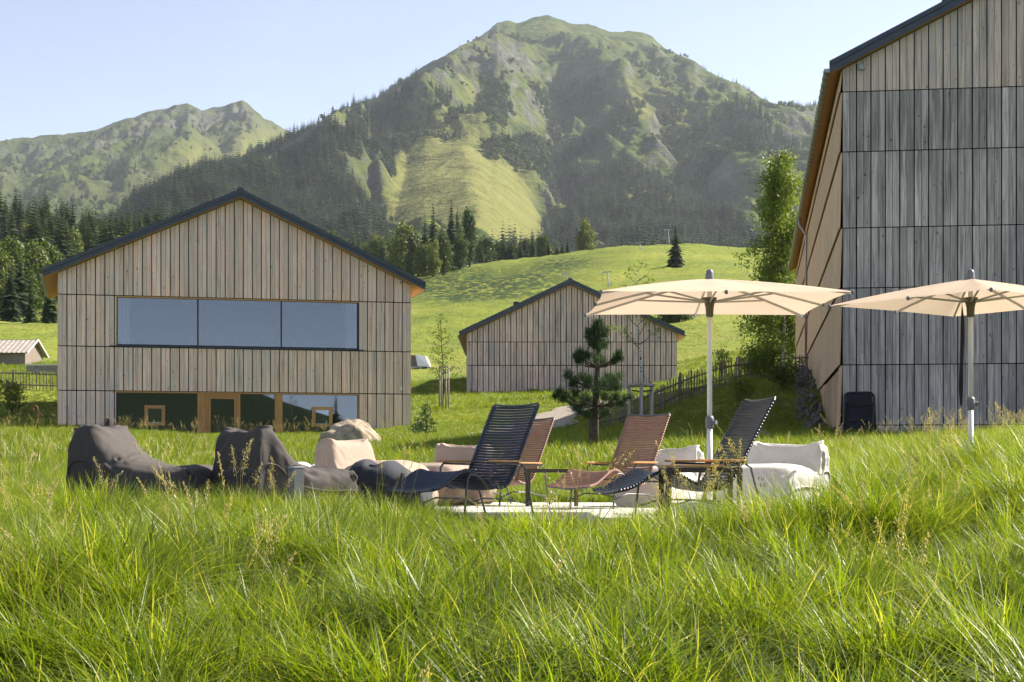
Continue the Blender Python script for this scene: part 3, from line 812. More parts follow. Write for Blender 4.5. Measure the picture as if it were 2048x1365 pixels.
# ------------------------------------------------------------------ foliage meshes and scattering
def leaf_quads(C, A, B):
    """quads with centre C, half axes A and B (n,3 each) -> verts, quads"""
    n = len(C)
    v = np.empty((n, 4, 3)); v[:, 0] = C - A; v[:, 1] = C + B * 0.9; v[:, 2] = C + A; v[:, 3] = C - B * 0.9
    return v.reshape(-1, 3), np.arange(n * 4).reshape(n, 4)

def spruce_arrays(rng, h=1.0, w=0.17, tiers=22, per=9, seg=3, base=0.06, ragged=0.35):
    """a spruce of height h: drooping fronds in whorls, each a tapered saw-edged strip"""
    V, Q, T = [], [], []
    nv = 0
    for i in range(tiers):
        f = (i + 0.5) / tiers
        z0 = h * (base + (1 - base) * f)
        rad = w * h * (1 - f) ** 0.85 * (1 + ragged * (rng.random() - 0.5)) + 0.012 * h
        k = max(4, int(per * (1 - 0.55 * f)))
        a0 = rng.random() * 6.28
        for j in range(k):
            a = a0 + 6.283 * (j + 0.5 * (rng.random() - 0.5)) / k
            L = rad * (0.72 + 0.5 * rng.random())
            dr = 0.34 + 0.35 * (1 - f) + 0.2 * rng.random()
            ca, sa = math.cos(a), math.sin(a)
            wd = L * 0.42
            prev = None
            for s in range(seg + 1):
                g = s / seg
                r = L * g; z = z0 - dr * L * g ** 1.25 + 0.10 * L * g * (g > 0.7) + 0.02 * h
                ww = wd * (1 - 0.82 * g) * (1.0 if s % 2 == 0 else 1.2)
                jx = (rng.random() - 0.5) * 0.25 * wd
                V.append((ca * r - sa * (ww + jx), sa * r + ca * (ww + jx), z - 0.30 * ww))
                V.append((ca * r, sa * r, z + 0.14 * ww))
                V.append((ca * r + sa * (ww - jx), sa * r - ca * (ww - jx), z - 0.30 * ww))
                if prev is not None:
                    Q.append((prev, prev + 1, nv + 1, nv)); Q.append((prev + 1, prev + 2, nv + 2, nv + 1))
                prev = nv; nv += 3
    # leader
    V += [(-0.008 * h, 0, 0.96 * h), (0.008 * h, 0, 0.96 * h), (0, 0, 1.02 * h)]; T.append((nv, nv + 1, nv + 2)); nv += 3
    return np.array(V), Q, T

def blob_arrays(rng, n, w, h, leaf, lobes=9, hollow=0.5, conic=0.0):
    """a broad crown: leaf-sized faces spread through several uneven lobes"""
    cs = []
    for i in range(lobes):
        f = (i + 0.5) / lobes
        a = rng.random() * 6.28
        rr = w * (0.55 * rng.random()) * (1 - conic * f)
        cs.append((rr * math.cos(a), rr * math.sin(a), h * (0.12 + 0.72 * f), (w * (0.42 + 0.28 * rng.random())) * (1 - 0.45 * conic * f - 0.25 * abs(f - 0.45)), h * (0.13 + 0.10 * rng.random())))
    cs = np.array(cs)
    k = rng.integers(0, lobes, n)
    d = rng.normal(size=(n, 3)); d /= np.linalg.norm(d, axis=1)[:, None]
    r = (hollow + (1 - hollow) * rng.random(n) ** 0.6)[:, None] * (1 + 0.18 * rng.normal(size=(n, 1)))
    C = cs[k, :3] + d * r * np.stack([cs[k, 3], cs[k, 3], cs[k, 4]], 1)
    A = rng.normal(size=(n, 3)); A /= np.linalg.norm(A, axis=1)[:, None]
    B = np.cross(A, d + 0.4 * rng.normal(size=(n, 3))); B /= np.linalg.norm(B, axis=1)[:, None] + 1e-9
    s = leaf * (0.6 + 0.8 * rng.random((n, 1)))
    return leaf_quads(C, A * s, B * s * 0.62)

HIDDEN = {}
def source_collection(name, meshes):
    c = bpy.data.collections.new(name)
    for i, me in enumerate(meshes):
        o = bpy.data.objects.new('%s_%02d' % (name, i), me); c.objects.link(o)
    HIDDEN[name] = c
    return c

def scatter(name, pts, rotz, scale, idx, coll, label, cat=None, tilt=None):
    """one object of uncountable growth: copies of a few meshes stood on points"""
    pts = np.asarray(pts, dtype=np.float32); n = len(pts)
    me = bpy.data.meshes.new(name); me.vertices.add(n); me.vertices.foreach_set('co', pts.ravel())
    rot = np.zeros((n, 3), np.float32); rot[:, 2] = rotz
    if tilt is not None: rot[:, :2] = tilt
    a = me.attributes.new('rot', 'FLOAT_VECTOR', 'POINT'); a.data.foreach_set('vector', rot.ravel())
    sc = np.asarray(scale, dtype=np.float32)
    if sc.ndim == 1: sc = np.stack([sc, sc, sc], 1)
    a = me.attributes.new('scl', 'FLOAT_VECTOR', 'POINT'); a.data.foreach_set('vector', sc.astype(np.float32).ravel())
    a = me.attributes.new('pick', 'INT', 'POINT'); a.data.foreach_set('value', np.asarray(idx, dtype=np.int32))
    o = bpy.data.objects.new(name, me); link(o)
    ng = bpy.data.node_groups.new('stand_' + name, 'GeometryNodeTree')
    ng.interface.new_socket('Geometry', in_out='INPUT', socket_type='NodeSocketGeometry')
    ng.interface.new_socket('Geometry', in_out='OUTPUT', socket_type='NodeSocketGeometry')
    N = ng.nodes.new; L = ng.links.new
    gi, go = N('NodeGroupInput'), N('NodeGroupOutput')
    ci = N('GeometryNodeCollectionInfo'); ci.inputs['Collection'].default_value = coll
    ci.inputs['Separate Children'].default_value = True; ci.inputs['Reset Children'].default_value = True
    ip = N('GeometryNodeInstanceOnPoints'); ip.inputs['Pick Instance'].default_value = True
    def attr(nm, typ):
        q = N('GeometryNodeInputNamedAttribute'); q.data_type = typ; q.inputs['Name'].default_value = nm
        return q.outputs['Attribute']
    er = N('FunctionNodeEulerToRotation')
    L(attr('rot', 'FLOAT_VECTOR'), er.inputs[0]); L(er.outputs[0], ip.inputs['Rotation'])
    L(attr('scl', 'FLOAT_VECTOR'), ip.inputs['Scale'])
    L(attr('pick', 'INT'), ip.inputs['Instance Index'])
    L(gi.outputs[0], ip.inputs['Points']); L(ci.outputs[0], ip.inputs['Instance'])
    L(ip.outputs[0], go.inputs[0])
    m = o.modifiers.new('stand', 'NODES'); m.node_group = ng
    tag(o, label, cat, None, 'stuff')
    return o

def far_woods():
    rng = np.random.default_rng(5)
    far = []
    for k in range(4):
        v, q, t = spruce_arrays(rng, 1.0, 0.16 + 0.03 * k * 0.5, 11, 7, 2, 0.03, 0.5)
        far.append(np_mesh('far_spruce', v, np.array(q), np.array(t), M['spruce_far']))
    for k in range(3):
        v, q = blob_arrays(rng, 260, 0.42, 0.9, 0.085, 7, 0.6)
        far.append(np_mesh('far_shrub', v, q, None, M['bush_far']))
    c = source_collection('far_growth', far)
    m = MT
    # conifers on the main mountain
    w = m['wood'] * (m['t'] < 0.985) * (m['px'] > -80) * (m['px'] < 1780) * (m['py'] < 545)
    ok = np.nonzero(w > 0.35)[0]
    # equal chance by area, not by grid cell
    area = (m['D'][ok] / 1800.0) ** 1.0 * w[ok]
    pick = rng.choice(ok, size=17000, p=area / area.sum())
    pts = np.stack([m['X'][pick], m['D'][pick], m['z'][pick] - 1.0], 1) + rng.normal(size=(len(pick), 3)) * (4, 6, 0)
    hs = 16 + 12 * rng.random(len(pick)); hs *= np.where(m['t'][pick] > 0.75, 0.62, 1.0)
    scatter('forest', pts, rng.random(len(pick)) * 6.28, np.stack([hs * 1.15, hs * 1.15, hs], 1), rng.integers(0, 4, len(pick)), c,
            'hazy spruce forest covering the lower flanks of the mountain', 'forest')
    # shrubs and dwarf pine on the open slopes, and small trees along the crest
    w = m['shrub'] * (1 - m['lawn']) * sstep(0.02, 0.3, fbm(m['X'] / 70.0, m['D'] / 110.0, 4))
    w = w + 0.10 * (1 - m['lawn']) * (m['t'] < 0.9) * sstep(0.18, 0.42, fbm(m['X'] / 120.0 + 7, m['D'] / 160.0, 4))
    w = w * (m['px'] > -80) * (m['px'] < 1780) * (m['t'] < 0.97) * (m['py'] < 545)
    pr = w * m['D']; pr /= pr.sum()
    pick = rng.choice(len(w), size=8000, p=pr)
    pts = np.stack([m['X'][pick], m['D'][pick], m['z'][pick] - 0.8], 1) + rng.normal(size=(len(pick), 3)) * (6, 8, 0)
    hs = 4 + 7 * rng.random(len(pick)) ** 1.5
    con = rng.random(len(pick)) < 0.22
    hs = np.where(con, hs * 1.9, hs)
    scatter('undergrowth', pts, rng.random(len(pick)) * 6.28, np.stack([hs * 1.5, hs * 1.5, hs], 1), np.where(con, rng.integers(0, 4, len(pick)), rng.integers(4, 7, len(pick))), c,
            'scattered shrubs and dwarf trees on the open mountain slope', 'undergrowth')
    near_crest = np.nonzero((m['t'] > 0.955) & (m['t'] <= 1.0) & (((m['px'] > 575) & (m['px'] < 800)) | ((m['px'] > 1400) & (m['px'] < 1640))))[0]
    pick = rng.choice(near_crest, size=150)
    pts = np.stack([m['X'][pick], m['D'][pick], m['z'][pick] - 1], 1)
    hs = 9 + 11 * rng.random(len(pick))
    scatter('treeline', pts, rng.random(len(pick)) * 6.28, np.stack([hs * 1.3, hs * 1.3, hs], 1), rng.integers(0, 4, len(pick)), c,
            'sparse line of small conifers along the mountain shoulder', 'treeline')
    # far range
    a = MT['A']
    w = np.maximum(a['wood'], 0.10) * (1 - 0.85 * a['lawn']) * (a['t'] < 0.92) * (a['px'] > -80) * (a['px'] < 640)
    pr = w / w.sum()
    pick = rng.choice(len(w), size=3600, p=pr)
    pts = np.stack([a['X'][pick], a['D'][pick], a['z'][pick] - 1], 1) + rng.normal(size=(len(pick), 3)) * (7, 9, 0)
    con = rng.random(len(pick)) < 0.5
    hs = np.where(con, 9 + 9 * rng.random(len(pick)), 5 + 6 * rng.random(len(pick)))
    scatter('mountain_scrub', pts, rng.random(len(pick)) * 6.28, np.stack([hs * 1.5, hs * 1.5, hs], 1), np.where(con, rng.integers(0, 4, len(pick)), rng.integers(4, 7, len(pick))), c,
            'scrub and scattered conifers on the far rocky range', 'scrub')
far_woods()
# ------------------------------------------------------------------ timber buildings
class Facade:
    """a gable front: origin at its left bottom corner, x along the front, y into the house, z is world height"""
    def __init__(s, xl, dl, xr, dr):
        s.o = Vector((xl, dl, 0)); s.d = Vector((xr - xl, dr - dl, 0)); s.W = s.d.length; s.d.normalize()
        s.rz = math.atan2(s.d.y, s.d.x)
    def s(s_, px):
        # ray from the camera through image column px meets the front
        k = (px - 1024.0) / FPX
        return (k * s_.o.y - s_.o.x) / (s_.d.x - k * s_.d.y)
    def D(s_, x): return s_.o.y + s_.d.y * x
    def z(s_, px, py): return (HOR - py) / FPX * s_.D(s_.s(px))

def clad(parent, mat, x0, x1, z0, ztop, bw=0.214, phase=0.0, wide=0.046, thin=0.012, rng=random, pair=True, th=0.028):
    """upright boards from x0 to x1, each a mesh of its own; ztop(x) is their upper end"""
    x = x0; k = int(round(phase))
    while x < x1 - 0.02:
        xe = min(x + bw, x1)
        if x1 - xe < 0.06: xe = x1
        gl = wide if (not pair or k % 2 == 0) else thin
        gr = wide if (not pair or k % 2 == 1) else thin
        a, b = x + gl / 2, xe - gr / 2
        pro = 0.004 * rng.random()
        m = MB().prism_y([(a, z0), (b, z0), (b, ztop(b)), (a, ztop(a))], -th - pro, -0.002)
        m.build('board', mat, parent, fix=False)
        x = xe; k += 1

def gable_roof(parent, W, xr, zl, zr, za, yf, yb, ov, th=0.30, fascia=0.2, cap=0.06, seam=0.62):
    """two roof slabs with verge trim, soffit, ridge cap and standing seams"""
    sl = (za - zl) / xr; sr = (za - zr) / (W - xr)
    roof = empty_child('roof', parent)
    def slab(x0, z0, x1, z1, a, b, y0, y1):    # polygon between offsets a and b above the line
        return [(x0, z0 + a), (x1, z1 + a), (x1, z1 + b), (x0, z0 + b)], y0, y1
    L0, LZ = -ov, zl - ov * sl
    R0, RZ = W + ov, zr - ov * sr
    for side, (x0, z0, x1, z1) in (('l', (L0, LZ, xr, za)), ('r', (xr, za, R0, RZ))):
        MB().prism_y(*slab(x0, z0, x1, z1, 0.03, 0.09, yf + 0.02, yb - 0.02)).build('soffit', M['soffit'], roof)
        MB().prism_y(*slab(x0, z0, x1, z1, 0.093, 0.093 + th, yf + 0.015, yb - 0.015)).build('roof_slab', M['roofsheet'], roof)
        MB().prism_y(*slab(x0, z0, x1, z1, 0.035, 0.035 + fascia, yf - 0.03, yf + 0.012)).build('verge_board', M['roofmetal'], roof)
        MB().prism_y(*slab(x0 - 0.02 * (side == 'l'), z0, x1 + 0.02 * (side == 'r'), z1, 0.24, 0.26 + th * 0.55, yf - 0.07, yf + 0.010)).build('verge_cap', M['roofmetal'], roof)
        # standing seams across the sheet, seen as small teeth along the verge
        n = int(math.hypot(x1 - x0, z1 - z0) / 0.33)
        sm = MB()
        for i in range(1, n):
            f = i / n; xx = x0 + (x1 - x0) * f; zz = z0 + (z1 - z0) * f
            sm.box(xx - 0.045, xx + 0.045, yf - 0.05, yb, zz + 0.093 + th, zz + 0.093 + th + cap)
        q = sm.build('sheet_rib', M['roofsheet'], roof, fix=False); q['kind'] = 'stuff'
    MB().prism_y([(xr - 0.22, za + 0.34), (xr + 0.22, za + 0.34), (xr + 0.10, za + 0.34 + 0.16), (xr - 0.10, za + 0.34 + 0.16)], yf - 0.08, yb).build('ridge_cap', M['roofmetal'], roof, bevel=0.02)
    return (L0, LZ), (R0, RZ)

def empty_child(name, parent):
    o = bpy.data.objects.new(name, None); o.empty_display_size = 0.2
    return link(o, parent)

def gutter(parent, x, z, yf, yb, r=0.085, out=-1, brackets=True):
    m = MB(); n = 10; vs, fs = [], []
    for y in (yf, yb):
        for k in range(n + 1):
            a = math.pi + math.pi * k / n
            vs.append((x + r * math.cos(a), y, z + r * math.sin(a)))
        for k in range(n, -1, -1):
            a = math.pi + math.pi * k / n
            vs.append((x + (r - 0.008) * math.cos(a), y, z + (r - 0.008) * math.sin(a)))
    c = 2 * (n + 1)
    for k in range(c):
        j = (k + 1) % c
        fs.append((k, j, c + j, c + k))
    fs.append(tuple(range(n + 1)))
    g = m.add(vs, fs).build('gutter', M['zinc'], parent, smooth=False)
    if brackets:
        y = yf + 0.3; i = 0
        while y < yb and i < 26:
            b = MB()
            pts = [(x + (r + 0.012) * math.cos(math.pi + math.pi * q / 8), y, z + (r + 0.012) * math.sin(math.pi + math.pi * q / 8)) for q in range(9)]
            b.tube(pts, 0.014, 5).build('gutter_bracket', M['zinc'], g)
            y += 0.85; i += 1
    return g

def house_shell(parent, W, xr, zl, zr, za, zb, depth, mat):
    """side and back walls plus the dark sheathing behind the boards"""
    MB().prism_y([(0.03, zb), (W - 0.03, zb), (W - 0.03, zr - 0.02), (xr, za - 0.02), (0.03, zl - 0.02)], depth - 0.2, depth).build('back_wall', mat, parent)
    MB().box(0.0, 0.18, 0.03, depth - 0.21, zb, zl - 0.02).build('side_wall', mat, parent)
    MB().box(W - 0.18, W, 0.03, depth - 0.21, zb, zr - 0.02).build('side_wall', mat, parent)

# ---- the house with the long window
def build_left_house():
    F = Facade(XP(115, 76), 76, XP(822, 80), 80)
    W = F.W
    h = empty('timber_house', (F.o.x, F.o.y, 0), F.rz, 'pale larch clad gable house with the long three-pane window', 'house')
    zb = 1.2
    zl, zr = F.z(115, 546), F.z(822, 571); xr = F.s(480); za = F.z(480, 399)
    z1, z2, z3 = 8.07, 5.69, 3.64
    top = lambda x: (zl + (za - zl) * x / xr if x < xr else zr + (za - zr) * (W - x) / (W - xr)) - 0.01
    xa, xb = F.s(233.5), F.s(716.5)
    cl = empty_child('cladding', h)
    rng = random.Random(3)
    lin = lambda z: (lambda x: z)
    # rows of boards
    n = 78; bw = W / n
    clad(cl, M['larch'], 0, W, z1 + 0.045, top, bw, rng=rng)
    ka = round(xa / bw); kb = round(xb / bw)
    clad(cl, M['larch'], 0, xa - 0.02, z2 + 0.045, lin(z1), bw, rng=rng)
    clad(cl, M['larch'], xb + 0.02, W, z2 + 0.045, lin(z1), bw, kb, rng=rng)
    clad(cl, M['larch'], 0, W, z3 + 0.045, lin(z2), bw, rng=rng)
    clad(cl, M['larch'], 0, xa - 0.03, zb, lin(z3), bw, rng=rng)
    clad(cl, M['larch'], xb + 0.03, W, zb, lin(z3), bw, kb, rng=rng)
    # sheathing behind the boards, with the two openings left free
    wall = empty_child('wall', h)
    MB().prism_y([(0.02, z1 + 0.02), (W - 0.02, z1 + 0.02), (W - 0.02, zr - 0.03), (xr, za - 0.03), (0.02, zl - 0.03)], 0, 0.2).build('sheathing', M['backing'], wall)
    MB().box(0.02, xa - 0.05, 0, 0.2, z2, z1 + 0.018).build('sheathing', M['backing'], wall)
    MB().box(xb + 0.05, W - 0.02, 0, 0.2, z2, z1 + 0.018).build('sheathing', M['backing'], wall)
    MB().box(0.02, W - 0.02, 0, 0.2, z3 + 0.04, z2 - 0.002).build('sheathing', M['backing'], wall)
    MB().box(0.02, xa - 0.05, 0, 0.2, zb, z3 + 0.038).build('sheathing', M['backing'], wall)
    MB().box(xb + 0.05, W - 0.02, 0, 0.2, zb, z3 + 0.038).build('sheathing', M['backing'], wall)
    house_shell(wall, W, xr, zl, zr, za, zb, 9.4, M['larch'])
    MB().box(0.2, W - 0.2, 0.25, 9.1, 4.35, 4.6).build('upper_floor', M['interior'], wall)
    MB().box(0.2, W - 0.2, 0.25, 9.1, zb - 0.2, zb + 0.1).build('lower_floor', M['interior'], wall)
    MB().box(0.2, W - 0.2, 0.25, 9.1, 8.25, 8.4).build('upper_ceiling', M['interior'], wall)
    MB().box(0.2, W - 0.2, 5.2, 5.4, 1.3, 8.24).build('inner_wall', M['interior_light'], wall)
    # long window
    w = empty_child('long_window', h)
    wz0, wz1 = F.z(240, 692) + 0.03, 8.03
    MB().box(xa - 0.02, xb + 0.02, -0.06, 0.12, wz1 - 0.012, wz1 + 0.05).build('lintel', M['soffit'], w)
    MB().box(xa - 0.018, xa + 0.02, -0.055, 0.12, wz0, wz1 - 0.014).build('reveal', M['soffit'], w)
    MB().box(xb - 0.02, xb + 0.018, -0.055, 0.12, wz0, wz1 - 0.014).build('reveal', M['frame_dark'], w)
    cuts = [xa + 0.02, F.s(396), F.s(563), xb - 0.02]
    for i in range(3):
        a, b = cuts[i] + 0.03, cuts[i + 1] - 0.03
        MB().box(a, b, 0.085, 0.097, wz0 + 0.06, wz1 - 0.016).build('pane', M['glass'], w)
        if i: MB().box(cuts[i] - 0.035, cuts[i] + 0.035, 0.05, 0.13, wz0 + 0.05, wz1 - 0.015).build('mullion', M['frame_dark'], w)
    MB().box(xa + 0.02, xb - 0.02, 0.05, 0.13, wz0, wz0 + 0.048).build('bottom_rail', M['frame_dark'], w)
    MB().add([(xa - 0.30, -0.10, wz0 - 0.06), (xb + 0.26, -0.10, wz0 - 0.06), (xb + 0.26, 0.05, wz0 - 0.02), (xa - 0.30, 0.05, wz0 - 0.02),
              (xa - 0.30, -0.10, wz0 - 0.02), (xb + 0.26, -0.10, wz0 - 0.02), (xb + 0.26, 0.048, wz0 - 0.001), (xa - 0.30, 0.048, wz0 - 0.001)],
             [(0, 3, 2, 1), (4, 5, 6, 7), (0, 1, 5, 4), (1, 2, 6, 5), (2, 3, 7, 6), (3, 0, 4, 7)]).build('sill', M['roofmetal'], w)
    for c0, c1 in ((xa + 0.05, F.s(260)), (F.s(692), xb - 0.05)):
        vs, fs = [], []; n = 40
        for i in range(n + 1):
            x = c0 + (c1 - c0) * i / n; y = 0.17 + 0.035 * math.sin(i * 1.35) + 0.01 * math.sin(i * 0.6)
            vs += [(x, y, wz0 + 0.05), (x, y + 0.01, wz1 - 0.02)]
            if i: fs.append((2 * i - 2, 2 * i, 2 * i + 1, 2 * i - 1))
        MB().add(vs, fs).build('curtain', M['curtain'], w, smooth=True, fix=False)
    # ground floor glazing
    g = empty_child('ground_floor_glazing', h)
    MB().box(xa - 0.03, xb + 0.03, -0.055, 0.14, z3 - 0.05, z3 + 0.015).build('lintel', M['oak'], g)
    fz = 1.30
    posts = [(F.s(395), F.s(411)), (F.s(550), F.s(565))]
    for a, b in posts: MB().box(a, b, -0.03, 0.16, fz, z3 - 0.052).build('post', M['oak'], g)
    def pane(p0, p1, y=0.10, zt=z3 - 0.06, zq=fz):
        return MB().box(F.s(p0), F.s(p1), y, y + 0.012, zq, zt).build('pane', M['glass'], g)
    pane(236, 395.3); pane(481, 550); pane(565, 716)
    MB().box(xa - 0.02, F.s(236), -0.02, 0.14, fz, z3 - 0.052).build('jamb', M['frame_dark'], g)
    MB().box(F.s(716), xb + 0.02, -0.02, 0.14, fz, z3 - 0.052).build('jamb', M['oak'], g)
    def rim(name, par, p0, p1, zq0, zq1, wd, y0, y1, mat):
        x0, x1 = F.s(p0), F.s(p1)
        f = empty_child(name, par)
        MB().box(x0, x1, y0, y1, zq1 - wd, zq1).build('head', mat, f)
        MB().box(x0, x0 + wd, y0, y1, zq0 + wd, zq1 - wd - 0.001).build('stile', mat, f)
        MB().box(x1 - wd, x1, y0, y1, zq0 + wd, zq1 - wd - 0.001).build('stile', mat, f)
        MB().box(x0, x1, y0, y1, zq0, zq0 + wd - 0.001).build('bottom', mat, f)
        return x0, x1
    # part names stay on two levels: the casement is a part, its pieces sub-parts
    for p0, p1, q0, q1 in ((289, 330, 811, 851), (624.5, 665, 814, 854)):
        zz0, zz1 = F.z((p0 + p1) / 2, q1), F.z((p0 + p1) / 2, q0)
        x0, x1 = F.s(p0), F.s(p1)
        f = MB(); wd = 0.155
        f.box(x0, x1, -0.03, 0.095, zz1 - wd, zz1); f.box(x0, x1, -0.03, 0.095, zz0, zz0 + wd * 0.7)
        f.box(x0, x0 + wd, -0.028, 0.094, zz0 + wd * 0.7, zz1 - wd); f.box(x1 - wd, x1, -0.028, 0.094, zz0 + wd * 0.7, zz1 - wd)
        fr = f.build('casement', M['oak'], h)
        MB().box(x0 + wd, x1 - wd, 0.03, 0.04, zz0 + wd * 0.7, zz1 - wd).build('pane', M['glass'], fr)
        MB().box(x0 + wd, x1 - wd, -0.05, 0.028, zz0 + wd * 0.7, zz0 + wd * 0.7 + 0.045).build('sill', M['zinc'], fr)
    # door
    d = empty_child('door', h)
    x0, x1 = F.s(411.2), F.s(480.5); dz = z3 - 0.056
    MB().box(x0, x1, -0.02, 0.15, dz - 0.10, dz).build('head', M['oak'], d)
    MB().box(x0, x0 + 0.10, -0.018, 0.148, fz, dz - 0.102).build('jamb', M['oak'], d)
    MB().box(x1 - 0.10, x1, -0.018, 0.148, fz, dz - 0.102).build('jamb', M['oak'], d)
    l0, l1 = x0 + 0.11, x1 - 0.11
    MB().box(l0, l1, 0.02, 0.09, dz - 0.24, dz - 0.105).build('door_rail', M['oak'], d)
    MB().box(l0, l0 + 0.13, 0.022, 0.088, fz, dz - 0.242).build('door_stile', M['oak'], d)
    MB().box(l1 - 0.17, l1, 0.022, 0.088, fz, dz - 0.242).build('door_stile', M['oak'], d)
    MB().box(l0 + 0.13, l1 - 0.17, 0.05, 0.062, fz, dz - 0.243).build('pane', M['glass'], d)
    for zz in (2.20, 2.07):
        MB().tube([(l1 - 0.085, 0.021, zz), (l1 - 0.085, -0.035, zz)], 0.035, 10).build('door_handle', M['black'], d)
    # small fittings on the boards
    MB().lathe([(0.0, 0), (0.07, 0.0), (0.075, 0.05), (0.04, 0.10), (0, 0.11)], 12).build('camera_dome', M['zinc'], h).location = (F.s(801), -0.10, F.z(801, 568))
    MB().box(F.s(801) - 0.06, F.s(801) + 0.06, -0.12, -0.034, F.z(801, 778) - 0.08, F.z(801, 778) + 0.10).build('wall_lamp', M['white'], h, bevel=0.02)
    MB().box(F.s(211), F.s(219), -0.16, -0.034, 1.5, F.z(215, 837)).build('meter_box', M['black'], h, bevel=0.01)
    (lx, lz), (rx, rz_) = gable_roof(h, W, xr, zl, zr, za, -0.42, 9.8, 0.62)
    gutter(h, lx - 0.07, lz + 0.14, -0.40, 9.7)
    gutter(h, rx + 0.07, rz_ + 0.14, -0.40, 9.7)
    for x in (-0.10, W + 0.10):
        MB().tube([(x, 9.0, zl - 0.5), (x, 9.0, 1.5)], 0.05, 8).build('downpipe', M['zinc'], h)
    return F
FL = build_left_house()

# ---- the barn in the middle distance
def build_mid_barn():
    F = Facade(XP(933, 129), 129, XP(1354, 129), 129.0)
    W = F.W
    h = empty('timber_barn', (F.o.x, F.o.y, 0), F.rz, 'windowless greying gable barn standing behind the young pine', 'barn')
    zb = 5.2; zl, zr = F.z(933, 668), F.z(1354, 668); xr = F.s(1140); za = F.z(1140, 570)
    z1, z2 = F.z(1140, 685), F.z(1140, 732)
    top = lambda x: (zl + (za - zl) * x / xr if x < xr else zr + (za - zr) * (W - x) / (W - xr)) - 0.01
    cl = empty_child('cladding', h); rng = random.Random(9)
    n = 76; bw = W / n
    clad(cl, M['larch_mid'], 0, W, z1 + 0.05, top, bw, rng=rng, wide=0.07, thin=0.016)
    clad(cl, M['larch_mid'], 0, W, z2 + 0.06, lambda x: z1, bw, rng=rng, wide=0.07, thin=0.016)
    clad(cl, M['larch_mid'], 0, W, zb, lambda x: z2, bw, rng=rng, wide=0.07, thin=0.016)
    wall = empty_child('wall', h)
    MB().prism_y([(0.02, zb), (W - 0.02, zb), (W - 0.02, zr - 0.03), (xr, za - 0.03), (0.02, zl - 0.03)], 0, 0.2).build('sheathing', M['backing'], wall)
    house_shell(wall, W, xr, zl, zr, za, zb, 22.0, M['larch_mid'])
    (lx, lz), (rx, rz_) = gable_roof(h, W, xr, zl, zr, za, -0.45, 22.4, 0.55)
    gutter(h, lx - 0.07, lz + 0.14, -0.42, 22.3); gutter(h, rx + 0.07, rz_ + 0.14, -0.42, 22.3)
    f = MB().lathe([(0.21, 0), (0.21, 0.75), (0.26, 0.76), (0.26, 0.84), (0.22, 0.85), (0.22, 0.93), (0.26, 0.94), (0.26, 1.02), (0.2, 1.06)], 14).build('flue', M['black'], h)
    f.location = (F.s(1033), 4.0, F.z(1033, 618) - 0.1)
    return F
FM = build_mid_barn()

